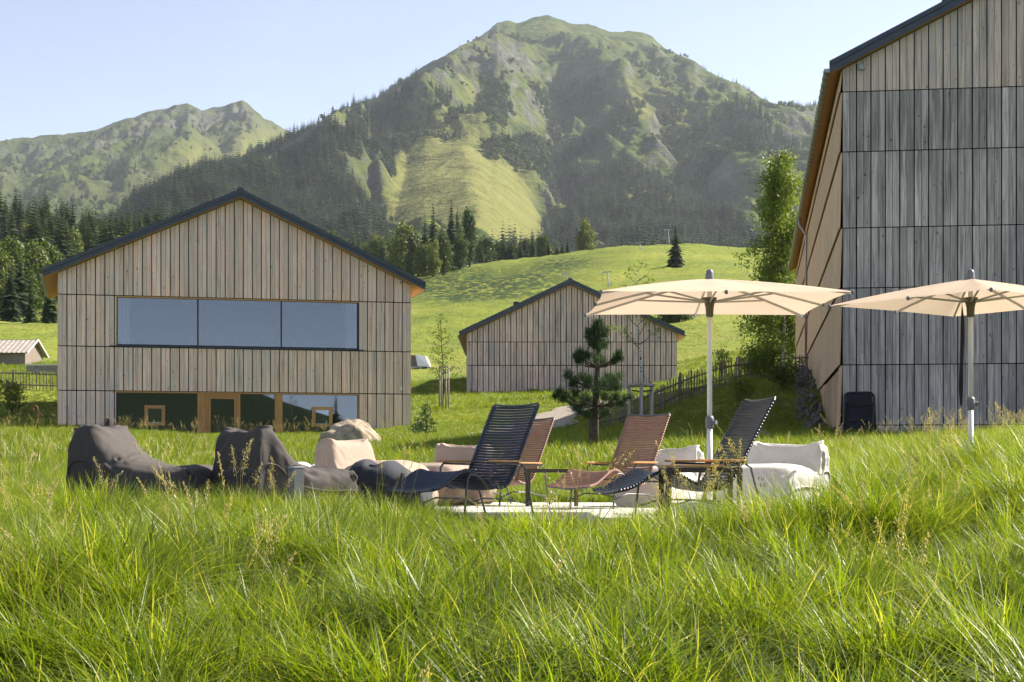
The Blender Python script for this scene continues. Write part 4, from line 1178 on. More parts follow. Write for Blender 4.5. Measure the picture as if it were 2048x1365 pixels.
# ---- the tall barn on the right
def build_right_barn():
    d0 = 50.0; xl = XP(1684.5, d0)
    th = math.atan(0.1446)
    W = 17.0
    F = Facade(xl, d0, xl + W * math.cos(th), d0 - W * math.sin(th))
    h = empty('tall_barn', (F.o.x, F.o.y, 0), F.rz, 'tall silver-grey barn clad in stacked rows of weathered boards', 'barn')
    zb = 0.3
    zl = (HOR - 133) / FPX * d0 - 0.10
    xr = W / 2; sl = 0.50; za = zl + sl * xr; zr = zl
    rows = [(HOR - y) / FPX * d0 for y in (186, 306, 458, 578, 731.5, 852)]
    top = lambda x: (zl + sl * x if x < xr else zr + sl * (W - x)) - 0.01
    cl = empty_child('cladding', h); rng = random.Random(4)
    n = 80; bw = W / n; xv = bw * 40      # the front goes on past the frame
    def segs(z0, fn, mat):
        clad(cl, mat, 0, xv, z0, fn, bw, rng=rng, wide=0.036, thin=0.012)
    segs(rows[0] + 0.03, top, M['larch_top'])
    for i in range(len(rows) - 1):
        segs(rows[i + 1] + 0.03, (lambda zz: (lambda x: zz))(rows[i]), M['larch_grey'])
    segs(zb, lambda x: rows[-1], M['larch_grey'])
    m = MB()          # the part of the front outside the picture, boards joined
    for z0, z1 in [(zb, rows[-1])] + [(rows[i + 1] + 0.03, rows[i]) for i in range(len(rows) - 1)]:
        x = xv
        while x < W - 0.05:
            m.box(x + 0.006, x + bw - 0.006, -0.03, -0.002, z0, z1); x += bw
    x = xv
    while x < W - 0.05:
        m.prism_y([(x + .006, rows[0] + 0.03), (x + bw - .006, rows[0] + 0.03), (x + bw - .006, top(x + bw)), (x + .006, top(x))], -0.03, -0.002); x += bw
    m.build('cladding_beyond', M['larch_grey'], h, fix=False)
    wall = empty_child('wall', h)
    dep = 50.0
    MB().prism_y([(0.02, zb), (W - 0.02, zb), (W - 0.02, zr - 0.03), (xr, za - 0.03), (0.02, zl - 0.03)], 0, 0.2).build('sheathing', M['backing'], wall)
    MB().prism_y([(0.03, zb), (W - 0.03, zb), (W - 0.03, zr - 0.02), (xr, za - 0.02), (0.03, zl - 0.02)], dep - 0.2, dep).build('back_wall', M['larch_grey'], wall)
    MB().box(W - 0.18, W, 0.21, dep - 0.21, zb, zr - 0.02).build('side_wall', M['larch_grey'], wall)
    MB().box(0.01, 0.2, 0.21, dep - 0.21, zb, zl - 0.02).build('side_wall', M['backing'], wall)
    # long side wall: rows lean outwards a little towards their foot, one above the other like scales
    srows = [zl - 0.05] + rows
    for i in range(len(srows) - 1):
        zt, zl_ = srows[i], srows[i + 1] + 0.03
        m = MB(); y = 0.0
        skip = (i == len(srows) - 2)
        while y < dep - 0.01:
            g = 0.02
            if not (skip and 1.2 < y < 11.0):
                m.add([(-0.035, y, zt), (-0.035, y + 0.2 - g, zt), (-0.10, y + 0.2 - g, zl_), (-0.10, y, zl_),
                       (0.005, y, zt), (0.005, y + 0.2 - g, zt), (-0.06, y + 0.2 - g, zl_), (-0.06, y, zl_)],
                      [(0, 3, 2, 1), (4, 5, 6, 7), (0, 1, 5, 4), (2, 3, 7, 6), (1, 2, 6, 5), (0, 4, 7, 3)])
            y += 0.2
        q = m.build('side_cladding', M['larch_warm'], h, fix=False); q['kind'] = 'stuff'
    m = MB(); y = 0.0
    while y < dep - 0.01:
        m.box(-0.09, 0.0, y, y + 0.18, zb, rows[-1] - 0.0); y += 0.2
    q = m.build('plinth_cladding', M['larch_warm'], h, fix=False); q['kind'] = 'stuff'
    # the slatted recess low on the side
    n = empty_child('slatted_opening', h)
    zt, zq = rows[4] - 0.02, rows[5] + 0.02
    MB().box(0.21, 0.25, 1.2, 11.0, zq, zt).build('recess_back', M['larch_warm'], n)
    for k in range(24):
        y = 1.4 + k * 0.4
        MB().box(-0.04, 0.0, y, y + 0.14, zq + 0.03, zt - 0.03).build('slat', M['larch_warm'], n)
    MB().box(-0.16, 0.2, 0.05, 11.0, zq - 0.06, zq).build('sill', M['roofmetal'], n)
    # roof
    (lx, lz), (rx, rz_) = gable_roof(h, W, xr, zl, zr, za, -0.30, dep + 0.4, 0.38, th=0.22, fascia=0.22)
    gutter(h, lx - 0.06, lz + 0.16, -0.30, dep + 0.35, 0.115, brackets=True)
    yq = 29.0
    MB().tube([(lx - 0.06, yq, lz + 0.05), (lx - 0.06, yq, lz - 0.25), (-0.12, yq, lz - 0.75), (-0.13, yq, lz - 1.1), (-0.13, yq, 4.2)], 0.06, 8).build('downpipe', M['zinc'], h, smooth=True)
    # little wall lamp and a fitting on the roof
    x, z = F.s(1722), F.z(1722, 136)
    MB().box(x - 0.08, x + 0.08, -0.11, -0.035, z - 0.08, z + 0.08).build('wall_lamp', M['zinc'], h, bevel=0.015)
    MB().box(F.s(1887), F.s(1905), 0.3, 0.6, top(F.s(1895)) + 0.40, top(F.s(1895)) + 0.58).build('roof_vent', M['black'], h, bevel=0.03)
    return F
FR = build_right_barn()
# ------------------------------------------------------------------ terrace and its furniture
TZ = -0.45
def build_terrace():
    poly = [(-5.0, 17.3), (-3.2, 16.7), (-1.3, 16.1), (0.2, 15.3), (1.3, 14.5), (2.2, 14.5), (3.2, 15.1), (4.0, 16.2), (4.1, 22.6), (-5.1, 23.0)]
    MB().prism_z(poly, TZ - 0.35, TZ).build('terrace_paving', M['paving'], kind='structure')
build_terrace()

PROF = [(1.04, 0.265), (0.95, 0.285), (0.86, 0.325), (0.76, 0.38), (0.67, 0.425), (0.59, 0.448), (0.51, 0.435), (0.42, 0.39), (0.30, 0.33), (0.18, 0.29), (0.07, 0.275), (-0.02, 0.295), (-0.09, 0.36),
        (-0.16, 0.47), (-0.245, 0.62), (-0.33, 0.77), (-0.41, 0.91), (-0.48, 1.03), (-0.535, 1.125)]
def resample(pts, n):
    # Catmull-Rom then even spacing
    P_ = [Vector((p[0], 0, p[1])) for p in pts]; dense = []
    for i in range(len(P_) - 1):
        p0, p1, p2, p3 = P_[max(i - 1, 0)], P_[i], P_[i + 1], P_[min(i + 2, len(P_) - 1)]
        for k in range(12):
            t = k / 12.0
            dense.append(0.5 * ((2 * p1) + (p2 - p0) * t + (2 * p0 - 5 * p1 + 4 * p2 - p3) * t * t + (3 * p1 - p0 - 3 * p2 + p3) * t ** 3))
    dense.append(P_[-1])
    L = [0.0]
    for a, b in zip(dense[:-1], dense[1:]): L.append(L[-1] + (b - a).length)
    out = []; j = 0
    for i in range(n):
        s = L[-1] * i / (n - 1)
        while j < len(L) - 2 and L[j + 1] < s: j += 1
        f = (s - L[j]) / max(L[j + 1] - L[j], 1e-9)
        out.append((dense[j].lerp(dense[j + 1], f), (dense[min(j + 1, len(dense) - 1)] - dense[max(j - 1, 0)]).normalized()))
    return out
CW = 0.30
def slat_mesh(mat, name):
    m = MB(); n = 10; th = 0.006; hw = 0.0120
    sec = [(-hw, -th), (hw, -th), (hw * 1.0, th * 0.6), (0, th * 1.5), (-hw, th * 0.6)]
    vs, fs = [], []
    for i in range(n + 1):
        f = -1 + 2 * i / n; y = f * (CW + 0.012)
        sag = -0.026 * (1 - f * f)
        w = 1.0 if abs(f) < 0.93 else 1.25
        for a, b in sec: vs.append((a * w, y, sag + b * (1.0 if abs(f) < 0.93 else 1.9)))
    k = len(sec)
    for i in range(n):
        for j in range(k): fs.append((i * k + j, i * k + (j + 1) % k, (i + 1) * k + (j + 1) % k, (i + 1) * k + j))
    fs.append(tuple(range(k))); fs.append(tuple(range(n * k, n * k + k)))
    return m.add(vs, fs).mesh(name, mat, True)
def build_lounger(pos, phi, mat_name, label):
    """slatted garden lounger; phi: 0 faces the viewer, growing to the left"""
    fx, fy = -math.sin(phi), -math.cos(phi)
    o = empty('slat_lounger', (pos[0], pos[1], TZ), math.atan2(fy, fx), label, 'lounge chair', 'slatted loungers on the terrace')
    if mat_name not in SLAT: SLAT[mat_name] = slat_mesh(M[mat_name], 'slat')
    st = resample(PROF, 66)
    for i, (p, t) in enumerate(st):
        if i == len(st) - 1: continue
        s = bpy.data.objects.new('slat', SLAT[mat_name]); link(s, o)
        s.location = p
        # local x along the profile, z towards the sitter
        zax = Vector((-t.z, 0, t.x)); zax = -zax if zax.dot(Vector((0.5, 0, 1))) < 0 else zax
        xax = Vector((0, 1, 0)).cross(zax)
        s.rotation_euler = Matrix((xax, Vector((0, 1, 0)), zax)).transposed().to_euler()
    pts = [p for p, t in st][::2] + [st[-1][0]]
    for sy in (-1, 1):
        MB().tube([Vector((p.x, sy * CW, p.z - 0.010)) for p in pts], 0.0115, 8).build('side_rail', M['greysteel'], o, smooth=True)
    top = st[-1][0]; foot = st[0][0]
    MB().tube([(top.x + 0.03, -CW, top.z - 0.05), (top.x - 0.005, -CW + 0.01, top.z), (top.x + 0.012, -CW * 0.5, top.z - 0.016), (top.x + 0.016, 0, top.z - 0.022), (top.x + 0.012, CW * 0.5, top.z - 0.016), (top.x - 0.005, CW - 0.01, top.z), (top.x + 0.03, CW, top.z - 0.05)], 0.012, 8).build('top_bar', M['greysteel'], o, smooth=True)
    MB().tube([(foot.x, -CW, foot.z - 0.01), (foot.x + 0.01, 0, foot.z - 0.036), (foot.x, CW, foot.z - 0.01)], 0.011, 8).build('foot_bar', M['greysteel'], o, smooth=True)
    for sy in (-1, 1):
        y = sy * (CW + 0.012)
        MB().tube([(0.30, sy * CW, 0.322), (0.46, y, 0.40), (0.54, y, 0.405), (0.575, y, 0.36), (0.60, y, 0.18), (0.62, y, 0.0)], 0.011, 8).build('leg', M['greysteel'], o, smooth=True)
        MB().tube([(-0.20, sy * (CW + 0.045), 0.505), (-0.26, sy * (CW + 0.04), 0.47), (-0.33, sy * (CW + 0.03), 0.24), (-0.42, sy * (CW + 0.02), 0.0)], 0.011, 8).build('leg', M['greysteel'], o, smooth=True)
        MB().tube([(-0.18, sy * (CW + 0.045), 0.505), (0.20, sy * (CW + 0.045), 0.515), (0.25, sy * (CW + 0.04), 0.47), (0.27, sy * (CW + 0.02), 0.33), (0.22, sy * CW, 0.295)], 0.011, 8).build('arm_support', M['greysteel'], o, smooth=True)
        MB().tube([(0.61, y, 0.10), (0.35, y, 0.17), (0.0, y, 0.16), (-0.385, sy * (CW + 0.02), 0.10)], 0.009, 8).build('stretcher', M['greysteel'], o, smooth=True)
        a = MB(); n = 9
        prof = [(-0.20, 0.020), (-0.17, 0.030), (-0.05, 0.034), (0.12, 0.034), (0.24, 0.030), (0.285, 0.022), (0.295, 0.012)]
        ring = []
        for x, w in prof: ring.append((x, sy * (CW + 0.045) - w))
        for x, w in reversed(prof): ring.append((x, sy * (CW + 0.045) + w))
        arm = a.prism_z(ring, 0.524, 0.546).build('armrest', M['bamboo'], o, bevel=0.005)
    MB().tube([(0.585, -CW - 0.012, 0.34), (0.585, CW + 0.012, 0.34)], 0.009, 8).build('cross_bar', M['greysteel'], o)
    MB().tube([(-0.06, -CW, 0.30), (-0.06, CW, 0.30)], 0.009, 8).build('cross_bar', M['greysteel'], o)
    return o
SLAT = {}
build_lounger((-0.30, 16.6), R(40), 'navy', 'navy blue slatted lounger facing the viewer, foremost left of the pair')
build_lounger((1.85, 15.5), R(70), 'navy_dark', 'charcoal blue slatted lounger seen side-on beside the parasol pole')
build_lounger((1.32, 19.6), R(40), 'terracotta', 'terracotta slatted lounger in full view behind the side-on dark one')
build_lounger((-0.02, 21.2), R(38), 'terracotta', 'terracotta slatted lounger half hidden behind the navy blue one')

def build_table(cx, cd, w, d, h, rz, label, top=False):
    o = empty('side_table', (cx, cd, TZ), rz, label, 'side table', 'low bronze side tables')
    t = 0.045
    for sx in (-1, 1):
        for sy in (-1, 1):
            MB().box(sx * w / 2 - t / 2, sx * w / 2 + t / 2, sy * d / 2 - t / 2, sy * d / 2 + t / 2, 0, h - 0.046).build('leg', M['bronze'], o, bevel=0.004)
    for sy in (-1, 1):
        MB().box(-w / 2 - t / 2, w / 2 + t / 2, sy * d / 2 - t / 2, sy * d / 2 + t / 2, h - 0.045, h).build('rail', M['bronze'], o, bevel=0.004)
    for sx in (-1, 1):
        MB().box(sx * w / 2 - t / 2, sx * w / 2 + t / 2, -d / 2 + t / 2 + 0.001, d / 2 - t / 2 - 0.001, h - 0.044, h - 0.001).build('rail', M['bronze'], o, bevel=0.004)
    MB().box(-w / 2 + t / 2, w / 2 - t / 2, -d / 2 + t / 2, d / 2 - t / 2, h - 0.03, h - 0.008).build('table_top', M['bronze'], o)
    if top: MB().box(-w / 2 - 0.03, w / 2 * 0.55, -d / 2 - 0.02, d / 2 + 0.02, h + 0.001, h + 0.024).build('tray', M['bamboo'], o, bevel=0.005)
build_table(1.70, 14.93, 0.64, 0.42, 0.47, R(4), 'bronze framed side table with wooden tray beside the side-on charcoal lounger', True)
build_table(0.50, 20.6, 0.60, 0.45, 0.46, R(-3), 'bronze side table standing between the two terracotta loungers')

# ---- bean bag loungers
def build_bag(pos, heading, L, W, H, mat, label, style='lounge', seed=0, boxy=3.0, z0=TZ):
    """soft sack with a raised back: lofted sections along a bent spine, flattened where it lies, creased"""
    rng = np.random.default_rng(seed)
    if style == 'lounge':      # (x, top height, half width)
        sec = [(0.0, 0.02, 0.34), (0.0, 0.30, 0.42), (0.004, 0.62, 0.455), (0.02, 0.86, 0.46), (0.06, 0.97, 0.45), (0.115, 1.0, 0.44), (0.165, 0.955, 0.45), (0.215, 0.84, 0.465), (0.27, 0.70, 0.48), (0.34, 0.585, 0.49), (0.43, 0.515, 0.50),
               (0.55, 0.47, 0.49), (0.68, 0.44, 0.475), (0.80, 0.45, 0.465), (0.88, 0.46, 0.46), (0.94, 0.42, 0.445), (0.98, 0.30, 0.42), (1.0, 0.15, 0.38), (1.0, 0.02, 0.34)]
    elif style == 'chair':
        sec = [(0.0, 0.02, 0.38), (0.0, 0.30, 0.44), (0.006, 0.66, 0.47), (0.03, 0.90, 0.485), (0.07, 0.985, 0.49), (0.14, 1.0, 0.49), (0.19, 0.965, 0.48), (0.22, 0.84, 0.475), (0.25, 0.68, 0.48), (0.275, 0.53, 0.485), (0.295, 0.475, 0.49), (0.32, 0.50, 0.49), (0.38, 0.555, 0.50),
               (0.52, 0.595, 0.50), (0.70, 0.60, 0.49), (0.84, 0.56, 0.48), (0.93, 0.46, 0.465), (0.98, 0.31, 0.44), (1.0, 0.13, 0.40), (1.0, 0.02, 0.37)]
    else:
        sec = [(0.0, 0.02, 0.26), (0.01, 0.35, 0.36), (0.05, 0.66, 0.42), (0.14, 0.88, 0.46), (0.28, 0.99, 0.49), (0.42, 1.0, 0.50), (0.58, 0.90, 0.49), (0.74, 0.74, 0.47), (0.86, 0.60, 0.44), (0.94, 0.44, 0.40), (0.99, 0.24, 0.34), (1.0, 0.02, 0.28)]
    n, k = 150, 104
    sa = np.array(sec); arc = np.concatenate([[0], np.cumsum(np.hypot(np.diff(sa[:, 0]) * L, np.diff(sa[:, 1]) * H))]); arc /= arc[-1]
    u = np.linspace(0, 1, n)
    sx = np.interp(u, arc, sa[:, 0]) * L; hh = np.interp(u, arc, sa[:, 1]) * H; bb = np.interp(u, arc, sa[:, 2]) * W
    for arr in (sx, hh, bb):
        for _ in range(2):
            c = arr.copy(); arr[1:-1] = (c[:-2] + 2 * c[1:-1] + c[2:]) / 4.0
    th = (np.arange(k) + 0.0) / k * 2 * np.pi
    ce = np.sign(np.cos(th)) * np.abs(np.cos(th)) ** (2 / boxy); se = np.sign(np.sin(th)) * np.abs(np.sin(th)) ** (2 / boxy)
    U, TH = np.meshgrid(u, th, indexing='ij')
    ou, ov = rng.random() * 50, rng.random() * 50
    xx = sx[:, None] + 0 * TH; yy = (bb[:, None] * ce[None]); zz = hh[:, None] * (0.5 + 0.5 * se[None])
    crest = float(sx[int(np.argmax(hh))])
    # the sack bulges lower down, is pinched in at the top edge of the back and sags between its corners
    zr = zz / H
    yy = yy * (1 + 0.05 * np.sin(np.clip(zr, 0, 1) * np.pi) * 0.6)
    sagc = np.exp(-((xx - crest) / (0.10 * L)) ** 2) * (zr > 0.5)
    zz = zz - sagc * 0.20 * H * (1 - np.abs(ce[None]) ** 3) * np.clip((zr - 0.5) * 2, 0, 1)
    f3 = fbm(xx * 3.0 + ov, yy * 2.4 + zz * 2.6 + ou, 3)
    bx = 0.30 * L
    P0 = np.stack([xx, yy, zz], -1)
    lines = []
    for sy in (-1, 1):
        c0 = np.array([bx, sy * 0.46 * W, 0.42 * H])                      # where back, seat and flank meet
        for _ in range(7):
            an = rng.uniform(-2.6, 0.9); ln_ = rng.uniform(0.18, 0.42) * L
            lines.append((c0, c0 + np.array([math.cos(an) * ln_, rng.uniform(-0.05, 0.05), -abs(math.sin(an)) * ln_ * 0.7 if rng.random() < 0.6 else math.sin(an) * ln_ * 0.5]), rng.uniform(0.5, 1.0)))
        c1 = np.array([crest, sy * 0.42 * W, 0.93 * H])                   # top corners
        for _ in range(4):
            lines.append((c1, c1 + np.array([rng.uniform(-0.02, 0.16) * L, -sy * rng.uniform(0.10, 0.42) * W, -rng.uniform(0.08, 0.40) * H]), rng.uniform(0.5, 1.0)))
        for _ in range(4):                                                # down the flank of the back
            c2 = np.array([rng.uniform(0.02, 0.2) * L, sy * 0.5 * W, rng.uniform(0.5, 0.8) * H])
            lines.append((c2, c2 + np.array([rng.uniform(-0.08, 0.15) * L, 0, -rng.uniform(0.2, 0.45) * H]), 0.6))
        c3 = np.array([0.93 * L, sy * 0.40 * W, 0.36 * H])                # gathered foot end
        for _ in range(5):
            lines.append((c3, c3 + np.array([-rng.uniform(0.06, 0.3) * L, -sy * rng.uniform(0.0, 0.35) * W, rng.uniform(-0.2, 0.10) * H]), 0.7))
    for _ in range(5):                                                    # across the seat
        xq = rng.uniform(0.30, 0.7) * L
        lines.append((np.array([xq, -rng.uniform(0.1, 0.45) * W, 0.5 * H]), np.array([xq + rng.uniform(-0.12, 0.12) * L, rng.uniform(0.1, 0.45) * W, 0.5 * H]), 0.7))
    for _ in range(5):                                                    # over the rear face
        zq = rng.uniform(0.35, 0.9) * H
        lines.append((np.array([0, -rng.uniform(0.1, 0.45) * W, zq]), np.array([0, rng.uniform(0.1, 0.45) * W, zq - rng.uniform(0.0, 0.3) * H]), 0.8))
    fold = np.zeros(xx.shape)
    wbl = 0.02 * fbm(xx * 9 + ou, yy * 9 + zz * 7 + ov, 2)
    for p0, p1, st in lines:
        d = p1 - p0; tt = np.clip(((P0 - p0) @ d) / (d @ d), 0, 1)
        dist = np.linalg.norm(P0 - p0 - tt[..., None] * d, axis=-1) + wbl
        wd = 0.016 + 0.022 * tt; amp = st * (1 - 0.75 * tt)
        fold += amp * (-0.024 * np.exp(-(dist / wd) ** 2) + 0.016 * np.exp(-((dist - 2.0 * wd) / (1.1 * wd)) ** 2))
    dis = (H * 0.016 * f3 + np.clip(fold, -0.045, 0.035) * 1.15) * np.clip(zr * 5, 0, 1)
    Xl = xx + dis * np.where(xx < crest, -0.9, 0.4)
    Yl = yy + dis * 0.9 * ce[None]
    Zl = zz + dis * 0.9 * np.clip(se[None], 0, 1)
    Zl = np.maximum(Zl, 0.002)
    V = np.stack([Xl.ravel(), Yl.ravel(), Zl.ravel()], 1)
    i = (np.arange(n - 1)[:, None] * k + np.arange(k)[None, :]); j = (np.arange(n - 1)[:, None] * k + (np.arange(k)[None, :] + 1) % k)
    Q = np.stack([i.ravel(), j.ravel(), (j + k).ravel(), (i + k).ravel()], 1)
    c0, c1 = len(V), len(V) + 1
    V = np.vstack([V, V[:k].mean(0), V[(n - 1) * k:n * k].mean(0)])
    T = [(c0, (r + 1) % k, r) for r in range(k)] + [(c1, (n - 1) * k + r, (n - 1) * k + (r + 1) % k) for r in range(k)]
    o = empty('bean_bag', (pos[0], pos[1], z0), heading, label, 'bean bag', 'bean bag loungers on the terrace')
    me = np_mesh('cover', V, Q, np.array(T), M[mat], True)
    bmn = bmesh.new(); bmn.from_mesh(me); bmesh.ops.recalc_face_normals(bmn, faces=bmn.faces); bmn.to_mesh(me); bmn.free()
    c = bpy.data.objects.new('cover', me); link(c, o)
    for half in (0, k // 2):       # the piped seams along both flanks
        pts = [Vector(V[r * k + half]) + Vector((0, 0.009 if half == 0 else -0.009, 0.004)) for r in range(0, n, 2)]
        MB().tube(pts, 0.009, 6).build('seam', M[mat], o, smooth=True)
    return o
def head(fx, fy): return math.atan2(fy, fx)
def bag_at(backx, backd, f, *args, **kw):
    f = Vector((f[0], f[1])).normalized()
    L = args[0]
    return build_bag((backx - f.x * 0.12 * L, backd - f.y * 0.12 * L), head(f.x, f.y), *args, **kw)
bag_at(-4.35, 17.6, (1, -0.30), 1.48, 0.95, 1.10, 'bag_dark', 'charcoal bean bag lounger at the left end of the row', seed=1, boxy=3.4)
bag_at(-2.72, 17.0, (0.78, 0.62), 1.25, 1.0, 1.02, 'bag_dark', 'charcoal bean bag with its broad back to the viewer behind the bollard', 'lounge', seed=2, boxy=4.2)
bag_at(-1.72, 18.1, (1, -0.12), 0.95, 0.85, 0.60, 'bag_navy', 'slumped slate bean bag lying low in front of the beige one', 'sack', seed=3, boxy=2.6)
bag_at(-2.78, 20.9, (1, -0.2), 0.85, 0.8, 0.58, 'bag_white', 'ivory bean bag peeping out behind the bollard light', 'sack', seed=4, boxy=2.6)
bag_at(-2.08, 20.6, (0.85, -0.52), 1.30, 0.90, 0.95, 'bag_beige', 'beige bean bag lounger with pale seat in front of the big boulder', 'chair', seed=5, boxy=4.6)
bag_at(-0.62, 21.6, (-0.55, -0.85), 1.15, 0.85, 0.90, 'bag_beige', 'beige bean bag lounger just behind the navy lounger', 'chair', seed=6, boxy=4.4)
B7 = bag_at(3.14, 18.8, (-0.60, -0.80), 1.0, 0.95, 0.86, 'bag_white', 'ivory bean bag chair with printed lettering beside the charcoal lounger', 'chair', seed=7, boxy=4.6)
bag_at(1.98, 20.6, (-0.5, -0.87), 1.0, 0.8, 0.84, 'bag_white', 'ivory bean bag chair half hidden behind the terracotta lounger', 'chair', seed=8, boxy=4.4)
def lettering(parent, text, loc, size):
    cu = bpy.data.curves.new('lettering', 'FONT'); cu.body = text; cu.size = size; cu.extrude = 0.0015; cu.align_x = 'CENTER'; cu.space_character = 1.5
    cu.materials.append(M['black'])
    tmp = bpy.data.objects.new('lettering', cu); COL.objects.link(tmp)
    bpy.context.view_layer.update()
    me = bpy.data.meshes.new_from_object(tmp); bpy.data.objects.remove(tmp)
    o = bpy.data.objects.new('lettering', me); link(o, parent)
    o.location = loc; o.rotation_euler = (R(82), 0, R(90))
lettering(B7, 'FU', (1.014, 0.14, 0.335), 0.055)
lettering(B7, 'EG', (1.022, 0.17, 0.265), 0.055)

# ---- parasols
def build_parasol(pos, ground_z, rz, label, top_z, corner_z, S=1.24, strap=False, base=True):
    o = empty('parasol', (pos[0], pos[1], 0), rz, label, 'parasol', 'square sand-coloured parasols')
    ends = []
    for i in range(8):
        a = math.pi / 4 * i + math.pi / 4
        if i % 2 == 0: ends.append(Vector((S * math.copysign(1, math.cos(a)), S * math.copysign(1, math.sin(a)), corner_z)))
        else: ends.append(Vector((S * 0.975 * round(math.cos(a)), S * 0.975 * round(math.sin(a)), corner_z + (top_z - corner_z) * 0.015)))
    nr, ns = 9, 8
    vs, fs = [(0, 0, top_z)], []
    for i in range(8):
        for s in range(ns):
            t = s / ns
            e = ends[i].lerp(ends[(i + 1) % 8], t)
            sag = 4 * t * (1 - t)
            for r in range(1, nr + 1):
                g = r / nr
                p = Vector((e.x * g, e.y * g, top_z + (e.z - top_z) * (0.72 * g + 0.28 * g * g)))
                p.x *= 1 - 0.022 * sag * g * g; p.y *= 1 - 0.022 * sag * g * g
                p.z -= 0.018 * sag * math.sin(math.pi * min(g, 0.95))
                vs.append(tuple(p))
    tot = 8 * ns
    for c in range(tot):
        d = (c + 1) % tot
        fs.append((0, 1 + c * nr, 1 + d * nr))
        for r in range(nr - 1):
            fs.append((1 + c * nr + r, 1 + c * nr + r + 1, 1 + d * nr + r + 1, 1 + d * nr + r))
    cv = MB().add(vs, fs).build('canopy', M['canopy'], o, smooth=True, fix=False)
    for p in cv.data.polygons: pass
    hub_z = corner_z + 0.02
    for i in range(8):
        e = ends[i]
        k = 0.72
        pts = []
        for g in (0.05, 0.3, 0.55, 0.8, 0.985):
            pts.append(Vector((e.x * g, e.y * g, top_z + (e.z - top_z) * (0.72 * g + 0.28 * g * g) - 0.022)))
        rib = MB()
        for a, b in zip(pts[:-1], pts[1:]): rib.bar(a, b, 0.016, 0.022)
        rb = rib.build('rib', M['steel'] if i % 2 else M['ltmetal'], o)
        MB().bar(Vector((e.x * 0.035, e.y * 0.035, hub_z)), pts[2] - Vector((0, 0, 0.01)), 0.014, 0.018).build('strut', M['ltmetal'], rb)
        MB().lathe([(0.012, -0.02), (0.016, -0.01), (0.016, 0.015), (0.010, 0.022)], 8).build('rib_tip', M['cap'], rb).location = e + Vector((0, 0, -0.01))
    MB().lathe([(0.034, -0.16), (0.040, -0.14), (0.044, -0.06), (0.058, 0.0), (0.078, 0.035), (0.078, 0.045), (0.03, 0.05)], 18, (0, 0, hub_z)).build('hub', M['olive'], o, smooth=True)
    MB().lathe([(0.048, -0.02), (0.046, 0.0), (0.040, 0.06), (0.034, 0.085), (0.016, 0.10)], 18, (0, 0, top_z)).build('finial', M['cap'], o, smooth=True)
    jz = ground_z + 0.95
    MB().tube([(0, 0, jz - 0.02), (0, 0, top_z - 0.02)], 0.026, 14).build('upper_pole', M['white'], o, smooth=True)
    MB().tube([(0, 0, ground_z - 0.2), (0, 0, jz)], 0.030, 14).build('lower_pole', M['white'], o, smooth=True)
    cl = MB().lathe([(0.032, -0.07), (0.044, -0.05), (0.046, 0.04), (0.034, 0.07)], 14, (0, 0, jz)).build('clamp', M['cap'], o, smooth=True)
    MB().tube([(0.03, -0.02, jz), (0.065, -0.05, jz)], 0.024, 10).build('clamp_knob', M['cap'], cl)
    if base: MB().box(-0.44, 0.48, -0.42, 0.42, TZ + 0.001, TZ + 0.115).build('base_block', M['offwhite'], o, bevel=0.012)
    if strap:
        m = MB(); n = 26; vs, fs = [], []
        for i in range(n + 1):
            f = i / n; z = corner_z + 0.02 - 1.10 * f; tw = 0.5 + 2.6 * f + 0.5 * math.sin(7 * f)
            cx = -0.092 + 0.012 * math.sin(6 * f); hw = 0.022
            vs += [(cx - hw * math.cos(tw), 0.044 - hw * math.sin(tw), z), (cx + hw * math.cos(tw), 0.044 + hw * math.sin(tw), z)]
            if i: fs.append((2 * i - 2, 2 * i - 1, 2 * i + 1, 2 * i))
        s = m.add(vs, fs).build('strap', M['blacknet'], o, fix=False)
        sd = s.modifiers.new('thick', 'SOLIDIFY'); sd.thickness = 0.004
    return o
build_parasol((2.09, 17.45), TZ, R(1), 'sand-coloured square parasol over the charcoal lounger, seen whole', 2.02, 1.755)
build_parasol((4.85, 17.45), -0.25, R(37), 'sand-coloured square parasol with hanging black strap before the tall barn', 2.02, 1.755, S=1.04, strap=True, base=False)

# ---- bollards, boulders, hook, folded lounger
def build_bollard():
    p = G(592, 15.9)
    o = empty('bollard_light', (p.x, p.y, p.z), R(38), 'square grey bollard light in the tall grass before the charcoal bean bags', 'bollard')
    ztop = (HOR - 934) / FPX * 15.9 - p.z
    w = 0.055
    MB().box(-w, w, -w, w, -0.1, ztop - 0.012).build('post', M['bollard'], o, bevel=0.004)
    MB().box(-w - 0.004, w + 0.004, -w - 0.004, w + 0.004, ztop - 0.011, ztop).build('cap', M['steel'], o, bevel=0.003)
build_bollard()

